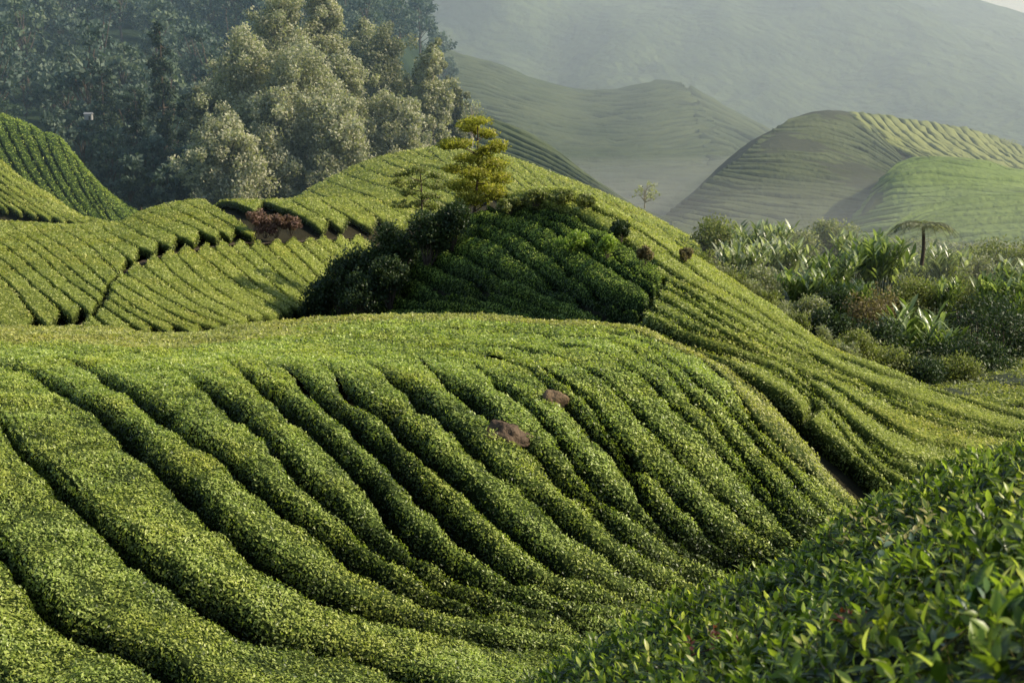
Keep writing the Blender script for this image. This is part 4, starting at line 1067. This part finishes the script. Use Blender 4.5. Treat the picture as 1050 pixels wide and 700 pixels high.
# ---- the yellow green tree and the slim tree on the mound
def clump_tree(name, base, D, trunk_top, clumps, mat, label, per=170, size=0.17, tr=0.07, bark='bark'):
    root = empty(name, px2(*base, D)); o3 = np.array(root.location); tb = MB(); cb = MB()
    tt = px2(*trunk_top, D) - o3
    z = np.linspace(0, 1, 8)[:, None]; tp = z * tt + np.sin(z * 3) * [0.12, 0.1, 0]
    tube(tb, tp, np.linspace(tr, tr * 0.3, 8), 8)
    for (px, py, rx, rz) in clumps:
        c = px2(px, py, D + RG.uniform(-.7, .7)) - o3; s = D / F
        f = np.clip((c[2] - 0.25) / max(tt[2], .1), 0.15, 0.97); a = tp[int(f * 7)]
        limb(tb, a, c, tr * 0.4, tr * 0.12, 0.2, 6, 5)
        cloud(cb, c, (rx * s * 1.4, rx * s * 1.2, rz * s * 1.0), int(per * rx * rz / 110 + 40), size, up=0.35, hollow=0.05, rbase=0.5, aspect=0.5)
        for q in range(3):
            c2 = c + RG.normal(size=3) * [rx * s * .7, rx * s * .7, rz * s * .6]
            limb(tb, c, c2, tr * 0.12, tr * 0.05, 0.2, 4, 4)
            cloud(cb, c2, (rx * s * .4, rx * s * .4, rz * s * .45), 36, size, up=0.35, hollow=0.0, rbase=0.6, aspect=0.5)
    tb.build('trunk', M[bark], root); cb.build('crown', M[mat], root); tag(root, label, 'tree')
clump_tree('small_tree', (484, 232), 55.5, (489, 130),
    [(490, 124, 12, 5), (481, 131, 10, 5), (500, 137, 9, 6), (470, 147, 15, 6), (458, 150, 9, 4), (510, 150, 9, 8), (497, 155, 8, 6), (481, 163, 14, 6), (506, 168, 13, 8), (466, 173, 11, 5), (490, 178, 16, 8), (514, 182, 9, 8), (473, 190, 15, 7), (500, 193, 14, 9), (484, 203, 15, 9), (511, 199, 9, 8)],
    'yellow', 'open yellow green tree with tiered branches on the crest of the mound', per=850, size=0.12)
clump_tree('slim_tree', (429, 248), 58, (430, 176),
    [(430, 174, 9, 3.5), (414, 178, 9, 3.5), (446, 180, 9, 4), (408, 187, 8, 3.5), (428, 188, 10, 3.5), (448, 191, 8, 4), (418, 197, 9, 3.5), (440, 200, 9, 4), (412, 210, 10, 4), (446, 211, 10, 4), (430, 208, 8, 3)],
    'bush', 'slim brownish tree with thin flat branches left of the yellow green tree', per=420, size=0.13, tr=0.06)

# ---- cane clumps and leafy plants
def blade_batch(mb, bases, dirs, lens, wid, droop=0.5, seg=4, rnd=None, mat=0):
    """long arching blades"""
    n = len(bases); t = np.linspace(0, 1, seg + 1)
    d = nrm(dirs); side = nrm(np.cross(d, [0, 0, 1.0]) + 1e-4)
    lens = np.broadcast_to(lens, (n,))
    C = bases[:, None] + d[:, None] * (lens[:, None] * t)[..., None]
    C[..., 2] -= droop * lens[:, None] * t[None]**2
    wv = (np.sin(np.pi * np.clip(t * 0.92 + 0.06, 0, 1))**0.7 * wid)[None, :, None] * (lens / lens.mean())[:, None, None]
    Lf = C - side[:, None] * wv * .5; Rt = C + side[:, None] * wv * .5
    Lf[..., 2] += wid * 0.12; Rt[..., 2] += wid * 0.12
    V = np.stack([Lf, C, Rt], 2).reshape(n, -1, 3)
    m = (seg + 1) * 3
    q = []
    for k in range(seg):
        for s in (0, 1):
            a = k * 3 + s; q.append([a, a + 3, a + 4, a + 1])
    q = (np.array(q)[None] + (np.arange(n) * m)[:, None, None]).reshape(-1, 4)
    r = RG.random(n) if rnd is None else rnd
    mb.add(V.reshape(-1, 3), q=q, rnd=np.repeat(r, m), mat=mat)
def make_cane(w, h, mat, ncane=26, nleaf=13, leaf=0.5, wid=0.09):
    root = empty('cane_plant'); sb = MB(); lb = MB()
    for k in range(ncane):
        a = RG.uniform(0, 2 * np.pi); rr = w * 0.25 * math.sqrt(RG.random())
        b0 = np.array([rr * math.cos(a), rr * math.sin(a), 0]); lean = RG.uniform(0.1, 0.6) * w * 0.55; hh = h * RG.uniform(0.6, 1.0)
        t = np.linspace(0, 1, 7)[:, None]
        p = b0 + np.array([math.cos(a), math.sin(a), 0]) * lean * t**2 + np.array([0, 0, hh]) * (t - 0.12 * t**3)
        tube(sb, p, np.linspace(h * .008, h * .003, 7), 4)
        f = np.linspace(0.25, 1, nleaf); B = np.stack([np.interp(f, t[:, 0], p[:, i]) for i in range(3)], -1)
        az = RG.uniform(0, 6.28) + np.arange(nleaf) * np.pi + RG.normal(size=nleaf) * .3
        dd = np.stack([np.cos(az), np.sin(az), RG.uniform(0.9, 2.4, nleaf)], -1)
        blade_batch(lb, B, dd, leaf * RG.uniform(.7, 1.3, nleaf), wid, 0.28, 3)
    sb.build('stem', M['cane'], root); lb.build('foliage', mat, root)
    return root
G2 = 'tall cane plants in the hazy right valley'
for (px, t, b_, D, w_, m_, lab) in [
    (940, 324, 392, 58, 62, 'cane', 'large upright cane clump with glossy leaves, nearest the slope edge'),
    (903, 252, 300, 74, 50, 'cane', 'dense dark green cane clump left of the tree fern'),
    (882, 250, 288, 80, 44, 'cane_pale', 'pale cane clump just left of the dense dark one'),
    (850, 268, 305, 72, 50, 'cane', 'wide cane clump in the middle of the valley growth'),
    (828, 284, 322, 66, 48, 'cane', 'low spreading cane clump behind the slope edge'),
    (779, 238, 276, 88, 48, 'cane_pale', 'hazy pale cane clump right of the big rounded bush'),
    (762, 258, 292, 78, 44, 'cane_pale', 'silvery cane clump above the grassy slope edge'),
    (800, 256, 292, 80, 46, 'cane_pale', 'silvery cane clump in the hazy hollow'),
    (948, 266, 292, 84, 56, 'cane_pale', 'cane clump growing round the foot of the tree fern'),
    (970, 262, 296, 80, 40, 'cane_pale', 'pale low cane clump right of the tree fern'),
    (1028, 292, 336, 64, 46, 'cane', 'bright leaved cane clump at the right edge of the picture'),
    (962, 296, 326, 68, 34, 'cane', 'small cane clump between the dry shrubs and dark bush'),
    (1042, 276, 318, 70, 36, 'cane_pale', 'pale cane clump cut by the right edge'),
    (876, 300, 330, 66, 30, 'cane', 'small cane clump above the orange brown shrub')]:
    w_ *= 1.35; t -= 10
    h, w2 = hw(t, b_, w_, D)
    put(make_cane(w2, h, M[m_], ncane=44, nleaf=14, leaf=h * .34, wid=h * .055), px, t, b_, D, lab, 'plant', G2)
G3 = 'bushes in the right valley'
for (px, t, b_, D, w_, m_, lab) in [
    (735, 232, 272, 90, 50, 'bush', 'big rounded olive bush at the left of the valley'),
    (855, 234, 262, 105, 44, 'bushgrey', 'hazy grey bush in the back of the valley'),
    (815, 244, 268, 100, 40, 'bushgrey', 'pale hazy shrub behind the silvery cane clumps'),
    (897, 304, 352, 61, 56, 'bushbrown', 'orange brown dry shrub in the middle of the valley'),
    (828, 312, 342, 60, 34, 'bushgrey', 'small grey shrub close to the slope edge'),
    (858, 302, 340, 63, 40, 'bushdark', 'dark flat topped bush left of the orange brown shrub'),
    (848, 322, 356, 58, 38, 'bushdark', 'dark low bush under the flat topped one'),
    (930, 292, 330, 68, 48, 'bush', 'olive bush behind the large cane clump'),
    (998, 305, 378, 60, 90, 'bushdark', 'very large dark bush mass right of the big cane clump'),
    (1035, 322, 385, 57, 64, 'bushdark', 'large dark bush at the right edge of the picture'),
    (1000, 352, 400, 54, 60, 'bushdark', 'dark bush in the shadow below the large mass'),
    (962, 356, 392, 56, 50, 'bushdark', 'dark undergrowth bush at the foot of the big cane clump'),
    (898, 336, 376, 56, 50, 'bushdark', 'dark undergrowth bush left of the big cane clump'),
    (1026, 256, 296, 84, 64, 'bush', 'olive bush on the rise at upper right of the valley'),
    (990, 268, 300, 82, 48, 'bushgrey', 'grey green bush between the tree fern and the right rise'),
    (985, 290, 330, 70, 60, 'bush', 'broad olive bush in front of the pale low canes'),
    (780, 282, 312, 72, 44, 'bushgrey', 'grey green shrub behind the grassy slope edge'),
    (1010, 374, 402, 53, 60, 'bushdark', 'lowest dark bush beside the small pale field'),
    (912, 362, 392, 50, 50, 'bush', 'olive bush just behind the long slope edge'),
    (945, 374, 400, 49.5, 46, 'bushdark', 'dark low bush just behind the long slope edge'),
    (978, 372, 398, 51, 40, 'bush', 'small olive bush above the pale field'),
    (880, 346, 378, 50, 44, 'bush', 'olive bush just behind the slope edge shrubs')]:
    bush(px, t - 9, b_, D, w_ * 1.35, m_, lab, G3, n=28, per=150)
G4 = 'small pale shrubs along the slope edge'
lab4 = ['just below the small reddish shrub', 'second down the edge', 'third down the edge, feathery', 'beside the silvery canes', 'halfway down the edge', 'by the small grey shrub', 'sixth group down, spreading', 'near the dark low bush', 'above the last long rows', 'lowest of the edge shrubs']
for k, x in enumerate(np.linspace(716, 862, 10)):
    y = float(np.interp(x, [700, 759, 803, 834, 861, 903], [257, 293, 323, 347, 361, 376]))
    D = float(np.interp(x, [700, 759, 803, 834, 861], [47, 44, 41.5, 40, 39]))
    bush(x + 6, y - 12, y + 12, D + 0.3, 34, 'bushgrey' if k % 2 else 'bush', 'small pale shrub on the slope edge, ' + lab4[k], G4, n=8, per=80, aspect=0.3, size=0.12)

# low undergrowth covering the valley floor
ub = MB()
PXg, Tg = np.meshgrid(np.linspace(645, 1250, 140), np.linspace(0.5, 4.4, 90), indexing='ij')
a, D = VG.at(PXg.ravel(), Tg.ravel()); PV = pt(PXg.ravel(), a, D).reshape(140, 90, 3)
PV[..., 2] += 0.25 + 0.45 * fbm(PV, 0.35, 3, 4)
ub.add(PV, q=grid_quads(140, 90), rnd=.1)
leaves_on(ub, PV, 60000, lambda X: X[:, 1] * 0.0032, 0, rlo=0)
PV2 = PV.copy(); PV2[..., 2] += .2
leaves_on(ub, PV2, 45000, lambda X: X[:, 1] * 0.0032, 1, rlo=0)
tag(ub.build('undergrowth', [M['bush'], M['bushgrey']]), 'mixed green and grey undergrowth covering the floor of the right valley', 'undergrowth', kind='stuff')

# tree fern
tf = empty('tree_fern', px2(945, 272, 66)); tag(tf, 'hazy tree fern with a slender trunk and umbrella of fronds', 'tree fern')
h = px2(945, 233, 66)[2] - px2(945, 272, 66)[2]
b = MB(); z = np.linspace(0, h, 6); tube(b, np.stack([0.05 * np.sin(z * 2), 0 * z, z], -1), np.linspace(.1, .07, 6), 7); b.build('trunk', M['bark'], tf)
b = MB()
for k in range(18):
    a = k * 2.39996; L_ = RG.uniform(1.5, 1.9); t = np.linspace(0, 1, 9)[:, None]
    p = np.array([0, 0, h]) + np.array([math.cos(a), math.sin(a), 0]) * L_ * t + np.array([0, 0, 1]) * (0.75 * t - 1.05 * t**2) * L_
    tube(b, p, np.linspace(.02, .006, 9), 4, rnd=.3)
    f = np.linspace(.12, 1, 22); B = np.stack([np.interp(f, t[:, 0], p[:, i]) for i in range(3)], -1)
    for s in (-1, 1):
        dd = np.stack([np.cos(a + s * 1.25) + 0 * f, np.sin(a + s * 1.25) + 0 * f, 0 * f - .15], -1)
        blade_batch(b, B, dd, 0.38 * np.sin(np.pi * (f * .9 + .08)) + 0.02, .06, .3, 2)
b.build('crown', M['bushgrey'], tf)

# bare hazy tree and thin snag beyond the upper hill
def bare(px, base, top, D, wpx, label, name='bare_tree', n=26):
    root = empty(name, px2(px, base, D)); h, w_ = hw(top, base, wpx, D); b = MB(); c = MB()
    tube(b, np.linspace([0, 0, 0], [0, 0, h * .8], 6), np.linspace(h * .03, h * .01, 6), 6)
    for k in range(n):
        a = RG.uniform(0, 6.28); r = w_ * .5 * RG.uniform(.3, 1); e = np.array([r * math.cos(a), r * math.sin(a), h * RG.uniform(.35, 1)])
        limb(b, (0, 0, e[2] * .5), e, h * .012, h * .004, .3, 6, 4)
        cloud(c, e, h * .1, 14, .18, hollow=0, rbase=.8)
    b.build('trunk', M['bark_pale'], root); c.build('crown', M['bushgrey'], root); tag(root, label, 'tree')
bare(661, 214, 186, 112, 34, 'pale nearly bare tree in the mist right of the upper hill')
bare(565, 190, 175, 107, 4, 'thin dark snag standing alone on the upper hill skyline', name='snag', n=3)
bare(484, 150, 105, 125, 24, 'pale thin tree between the grove and the yellow green tree', n=30)
bare(1020, 160, 140, 262, 48, 'leafless tree clump on the hazy back of the far right hill', n=40)

# ---- pale field at the right edge
FD = Patch([[(860, 470, 41), (1130, 470, 40)], [(860, 425, 45), (1130, 425, 44)], [(860, 404, 49), (940, 400, 49), (1000, 392, 50), (1130, 384, 50)], [(860, 398, 53), (930, 394, 53), (960, 386, 54), (1000, 376, 56), (1050, 366, 58), (1130, 358, 59)], [(860, 430, 60), (1130, 400, 66)]], crest=3, h=0.45)
FD.ground('field', M['soil'], 870, 1130, 60, 40, drop=0.45)
fa = [[(930, 391), (960, 383), (1000, 373), (1060, 361), (1110, 354)], [(925, 396), (960, 391), (1000, 383), (1060, 374), (1110, 368)], [(925, 402), (960, 399), (1000, 393), (1060, 386), (1110, 382)], [(925, 410), (960, 408), (1000, 404), (1060, 399), (1110, 396)], [(925, 420), (960, 419), (1000, 416), (1060, 413), (1110, 411)]]
for L0 in fa: L0.append((1290, L0[-1][1] + 1))
for k in range(4):
    mband(FD, fa[k], fa[k + 1], 'flat tea row of the small right edge field, %s from its far side' % ordinal(k + 1), group='tea rows of the small field', leaf=(.13, .8), gap=0.08, h=.45)
# ---- near slope with large leaved tea bushes
NH = Patch([
    [(440, 1300, 4.5), (700, 1300, 2.6), (850, 1300, 2.0), (1180, 1300, 1.4)],
    [(440, 850, 6.6), (560, 850, 5.6), (700, 800, 4.3), (850, 780, 3.2), (1000, 760, 2.7), (1180, 740, 2.4)],
    [(440, 770, 8.3), (560, 740, 7.6), (640, 705, 7.0), (700, 690, 6.0), (850, 650, 5.0), (1000, 600, 4.3), (1180, 570, 3.9)],
    [(440, 735, 9.4), (560, 712, 9.0), (640, 670, 8.6), (700, 645, 8.2), (800, 608, 7.6), (900, 565, 7.2), (1000, 520, 6.8), (1180, 470, 6.2)],
    [(440, 725, 10.2), (530, 708, 10.2), (560, 692, 10.2), (600, 668, 10.2), (640, 645, 10.2), (700, 615, 10.1), (760, 594, 10), (800, 580, 9.9), (850, 545, 9.8), (880, 520, 9.8), (920, 505, 9.7), (960, 484, 9.6), (1000, 468, 9.4), (1050, 452, 9.2), (1180, 410, 9)],
    [(440, 790, 12), (700, 690, 12.2), (880, 620, 12), (1050, 560, 11.6), (1180, 520, 11.4)],
    [(440, 900, 13.5), (700, 820, 14.2), (880, 760, 14.5), (1050, 740, 14.5), (1180, 720, 14.5)],
], crest=4, h=0.3)
M['near_leaf'] = leaf_mat('glossy tea leaves', [(0, (.014, .026, .006)), (.3, (.055, .090, .014)), (.55, (.26, .35, .05)), (.8, (.50, .57, .12)), (1, (.70, .68, .30))], patch=(1.2, 1.0, .7), patch_scale=1.2, trans=0.38, rough=0.36, spec=0.45)
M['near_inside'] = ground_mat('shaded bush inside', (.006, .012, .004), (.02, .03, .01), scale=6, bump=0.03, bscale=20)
M['twig'] = ground_mat('green brown twigs', (.06, .05, .02), (.12, .11, .04), scale=9, bump=0.004)
M['redleaf'] = leaf_mat('red young leaves', [(0, (.06, .015, .008)), (1, (.18, .05, .025))], trans=0.35, rough=0.4, spec=0.4)
M['paleleaf'] = leaf_mat('pale blue green leaves', [(0, (.09, .15, .09)), (1, (.22, .30, .20))], trans=0.3, rough=0.35, spec=0.5)
M['yellowleaf'] = leaf_mat('yellow cream leaves', [(0, (.32, .28, .08)), (1, (.52, .46, .20))], trans=0.4, rough=0.4, spec=0.4)
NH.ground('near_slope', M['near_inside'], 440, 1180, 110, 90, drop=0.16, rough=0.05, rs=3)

def real_leaves(mb, base, d, nrmv, L, W, rnd, curl=0.25, mat=0):
    """folded, pointed, arching leaves: 3 columns x 5 rows"""
    n = len(base); t = np.array([0, .22, .5, .78, 1.0]); wt = np.array([.08, .72, 1.0, .62, .03])
    d = nrm(d); s = nrm(np.cross(d, nrmv)); up = np.cross(s, d)
    C = base[:, None] + d[:, None] * (L[:, None] * t)[..., None] - up[:, None] * (curl * L[:, None] * t**2)[..., None]
    w_ = W[:, None] * wt[None]
    Lf = C - s[:, None] * w_[..., None] * .5 + up[:, None] * (w_ * .16)[..., None]
    Rt = C + s[:, None] * w_[..., None] * .5 + up[:, None] * (w_ * .16)[..., None]
    V = np.stack([Lf, C, Rt], 2).reshape(n, -1, 3); m = 15
    q = np.array([[k * 3 + j, k * 3 + 3 + j, k * 3 + 4 + j, k * 3 + 1 + j] for k in range(4) for j in (0, 1)])
    mb.add(V.reshape(-1, 3), q=(q[None] + (np.arange(n) * m)[:, None, None]).reshape(-1, 4), rnd=np.repeat(rnd, m), mat=mat)

def shoots(mb, sb, X, Nn, Lmean, k=6, col=0.5, mat=0, rs=1.0):
    n = len(X)
    ax = nrm(Nn * 0.8 + np.array([0, 0, .55]) + RG.normal(size=(n, 3)) * .32)
    hgt = Lmean * RG.uniform(.7, 1.7, n); big = RG.uniform(.62, 1.25, n)
    tip = RG.random(n)
    for j in range(k):
        f = (j + .4) / k
        az = RG.uniform(0, 6.28, n) if j == 0 else az + 2.4
        r1 = nrm(np.cross(ax, RG.normal(size=(n, 3)))) if j == 0 else r1
        r2 = np.cross(ax, r1)
        rad = r1 * np.cos(az)[:, None] + r2 * np.sin(az)[:, None]
        el = 0.15 + 1.25 * f
        d = rad * np.cos(el) + ax * np.sin(el) + RG.normal(size=(n, 3)) * .15
        L = Lmean * (1.15 - .55 * f) * RG.uniform(.75, 1.2, n) * big
        rnd = np.clip(col - .22 + .42 * f * tip + RG.normal(size=n) * .12 + (f > .8) * (tip > .75) * .25, 0, 1)
        real_leaves(mb, X + ax * (hgt * f)[:, None], d, ax, L, L * .42, rnd, RG.uniform(.1, .35), mat)
    # stems
    a = X - ax * Lmean * .8; b = X + ax * hgt[:, None]; s = nrm(np.cross(ax, [0.3, 0.5, 0.1])) * Lmean * .025; u = np.cross(ax, s)
    V = np.stack([a + s, a - s * .5 + u, a - s * .5 - u, b + s * .5, b - s * .25 + u * .5, b - s * .25 - u * .5], 1)
    q = np.array([[0, 1, 4, 3], [1, 2, 5, 4], [2, 0, 3, 5]])
    sb.add(V.reshape(-1, 3), q=(q[None] + (np.arange(n) * 6)[:, None, None]).reshape(-1, 4))

def near_bush(x0, x1, label):
    PXg, Tg = np.meshgrid(np.linspace(x0, x1, 60), np.linspace(0.45, 4.75, 90), indexing='ij')
    a, D = NH.at(PXg.ravel(), Tg.ravel()); P = pt(PXg.ravel(), a, D).reshape(60, 90, 3)
    P[..., 2] += 0.05 * fbm(P, 2.2, 3, 5) + 0.05 * vnoise(P, 1.1, 2) - 0.03
    dA = np.cross(P[1:, :-1] - P[:-1, :-1], P[:-1, 1:] - P[:-1, :-1]); ar = np.linalg.norm(dA, axis=-1); Nn = nrm(dA); Nn = np.where(Nn[..., 2:3] < 0, -Nn, Nn)
    root_c = P[30, 45].copy(); root_c[2] -= .4
    root = empty('tea_bush', root_c); lb = MB(); sb = MB()
    D_ = P[:-1, :-1, 1]
    wgt = (ar * np.interp(D_, [2, 4, 7, 10], [175, 165, 165, 170])).ravel()
    n = int(min(wgt.sum(), 16000)); idx = RG.choice(len(wgt), n, p=wgt / wgt.sum()); i, j = np.divmod(idx, 89)
    X = P[i, j] + (P[i + 1, j] - P[i, j]) * RG.random((n, 1)) + (P[i, j + 1] - P[i, j]) * RG.random((n, 1))
    Nr = Nn[i, j]
    X = X - Nr * (RG.random((n, 1))**1.5 * .16)
    depth = RG.random(n)
    shoots(lb, sb, X - root_c, Nr, 0.084, k=6, col=.5)
    lb.build('foliage', M['near_leaf'], root); sb.build('branches', M['twig'], root)
    tag(root, label, 'tea bush', 'large leaved tea bushes on the near slope')
near_bush(470, 660, 'sunny tea bush at the lower left end of the near slope')
near_bush(660, 800, 'tea bush with yellow tipped shoots in the lower middle of the near slope')
near_bush(800, 930, 'glossy tea bush below the ravine on the near slope')
near_bush(930, 1300, 'dark blurred tea bush in the bottom right corner')

def near_pt(px, py, lift=0.0):
    p = NH.project(np.array([px * 1.0]), np.array([py * 1.0]))[0]; p[2] += lift; return p
# ferns
def fern(px, py, n, L_, label):
    c = near_pt(px, py, 0.02); root = empty('fern', c); tag(root, label, 'fern')
    for k in range(n):
        b = MB(); a = RG.uniform(0, 6.28); t = np.linspace(0, 1, 10)[:, None]; LL_ = L_ * RG.uniform(.8, 1.1)
        p = np.array([math.cos(a), math.sin(a), 0]) * LL_ * .45 * t + np.array([0, 0, 1]) * (1.15 * t - .4 * t**2) * LL_
        tube(b, p, np.linspace(.003, .001, 10), 4, rnd=.4)
        f = np.linspace(.15, 1, 24); B = np.stack([np.interp(f, t[:, 0], p[:, i]) for i in range(3)], -1)
        sv = np.array([-math.sin(a), math.cos(a), 0])
        for s in (-1, 1):
            dd = sv * s + np.array([0, 0, .35]) + 0 * B
            blade_batch(b, B, dd, LL_ * .26 * np.sin(np.pi * (f * .8 + .2)) + .004, .013, .25, 2, rnd=.5 + .4 * RG.random(24))
        b.build('frond', M['fern'], root)
fern(1003, 632, 4, .15, 'bright green fern standing up at the right edge')
fern(1035, 650, 4, .13, 'small fern half hidden in the right corner')
# accents: red shoots, pale and yellow leaves
def accent(px, py, mat, label, n, L_, name, cat, spread=.1, k=5):
    c = near_pt(px, py, .0); root = empty(name, c); tag(root, label, cat)
    X = RG.normal(size=(n, 3)) * [spread, spread, spread * .3] + [0, 0, .05]
    lb, sb = MB(), MB(); shoots(lb, sb, X, np.tile([0.1, -.5, .8], (n, 1)), L_, k=k, col=.7)
    tube(sb, X[np.argsort(X[:, 0])] - [0, 0, .04], np.full(n, .003), 5)
    lb.build('foliage', M[mat], root); sb.build('branches', M['twig'] if mat != 'redleaf' else M['redleaf'], root)
accent(868, 655, 'redleaf', 'weed with dark red young leaves among the tea, right one', 3, .05, 'red_weed', 'weed', .04, 7)
accent(735, 668, 'redleaf', 'weed with dark red leafy stem at lower middle', 5, .04, 'red_weed', 'weed', .07, 6)
accent(908, 565, 'yellowleaf', 'shoots with cream yellow leaves on the dark near bush', 9, .055, 'yellow_shoots', 'shoots', .14, 4)
accent(940, 556, 'yellowleaf', 'cream yellow shoots slightly right of the first ones', 7, .05, 'yellow_shoots', 'shoots', .12, 4)
accent(930, 582, 'paleleaf', 'pale blue green leaves in the middle of the near bush', 3, .07, 'pale_weed', 'weed', .07, 4)
accent(990, 655, 'paleleaf', 'blurred pale blue green leaves at lower right', 3, .06, 'pale_weed', 'weed', .06, 4)
# ---- haze filling the far valleys
def haze(name, x0, x1, y0, y1, z0, z1, dens, col, aniso=0.3, low=0.0, xr=0.0):
    b = MB(); box(b, ((x0 + x1) / 2, (y0 + y1) / 2, (z0 + z1) / 2), (x1 - x0, y1 - y0, z1 - z0))
    m, nt, N, L = newmat(name)
    out = N.new('ShaderNodeOutputMaterial'); v = N.new('ShaderNodeVolumeScatter'); v.inputs['Color'].default_value = (*col, 1)
    v.inputs['Density'].default_value = dens; v.inputs['Anisotropy'].default_value = aniso
    L.new(v.outputs[0], out.inputs['Volume'])
    o = b.build(name, m, smooth=False); tag(o, kind='structure'); return o
haze('haze', -1500, 2200, 64, 2600, -24, 128, 0.00072, (.58, .82, 1.0), 0.1)
b = MB(); mp = [(22, 66), (2198, 66), (2198, 2590), (-410, 2590)]
b.add([(x, y, z) for z in (-23, 112) for (x, y) in mp], q=[[0, 3, 2, 1], [4, 5, 6, 7], [0, 1, 5, 4], [1, 2, 6, 5], [2, 3, 7, 6], [3, 0, 4, 7]])
m, nt, N, L = newmat('mist'); out = N.new('ShaderNodeOutputMaterial'); v = N.new('ShaderNodeVolumeScatter')
v.inputs['Color'].default_value = (1, .97, .93, 1); v.inputs['Density'].default_value = 0.00058; v.inputs['Anisotropy'].default_value = 0.2
L.new(v.outputs[0], out.inputs['Volume']); tag(b.build('mist', m, smooth=False), kind='structure')
b = MB(); mp = [(12, 72), (420, 72), (420, 460), (-30, 460), (5, 130)]
b.add([(x, y, z if z < 0 else float(np.interp(y, [72, 200, 460], [60, 61, 46]))) for z in (-22, 61) for (x, y) in mp], q=[[0, 4, 3, 1], [5, 6, 8, 9], [0, 1, 6, 5], [1, 2, 7, 6], [2, 3, 8, 7], [3, 4, 9, 8], [4, 0, 5, 9]], t=[[1, 3, 2], [6, 7, 8]])
m2 = m.copy(); m2.name = 'valley mist'
for nd in m2.node_tree.nodes:
    if nd.type == 'VOLUME_SCATTER': nd.inputs['Density'].default_value = 0.0026
tag(b.build('valley_mist', m2, smooth=False), kind='structure')

# ---- camera, light
cam = bpy.data.cameras.new('camera'); co = bpy.data.objects.new('camera', cam); COL.objects.link(co)
co.location = (0, 0, CZ); co.rotation_euler = (math.pi / 2 - PITCH, 0, 0)
cam.sensor_width = 36; cam.lens = 50; cam.clip_end = 6000; cam.clip_start = 0.1
cam.dof.use_dof = True; cam.dof.focus_distance = 24; cam.dof.aperture_fstop = 6.3
scene.camera = co
SUN_AZ = R(90); SUN_EL = R(34)       # azimuth measured clockwise from the view direction (+Y)
sd = Vector((math.sin(SUN_AZ) * math.cos(SUN_EL), math.cos(SUN_AZ) * math.cos(SUN_EL), math.sin(SUN_EL)))
sl = bpy.data.lights.new('sun', 'SUN'); sl.energy = 5.0; sl.angle = R(0.5); sl.color = (1.0, 0.90, 0.70)
so = bpy.data.objects.new('sun', sl); COL.objects.link(so)
so.rotation_euler = sd.to_track_quat('Z', 'Y').to_euler(); so.location = (50, 0, 150)
w = bpy.data.worlds.new('World'); scene.world = w; w.use_nodes = True
N = w.node_tree.nodes; bg = N['Background']
sky = N.new('ShaderNodeTexSky'); sky.sky_type = 'NISHITA'; sky.sun_disc = False
sky.sun_elevation = SUN_EL; sky.sun_rotation = SUN_AZ
w.node_tree.links.new(sky.outputs[0], bg.inputs[0]); bg.inputs[1].default_value = 0.15
scene.view_settings.view_transform = 'Standard'; scene.view_settings.look = 'None'; scene.view_settings.exposure = 0
scene.render.engine = 'CYCLES'
cy = scene.cycles
cy.use_denoising = True; cy.max_bounces = 6; cy.diffuse_bounces = 2; cy.glossy_bounces = 1; cy.transmission_bounces = 3; cy.volume_bounces = 2
cy.transparent_max_bounces = 4; cy.sample_clamp_indirect = 4
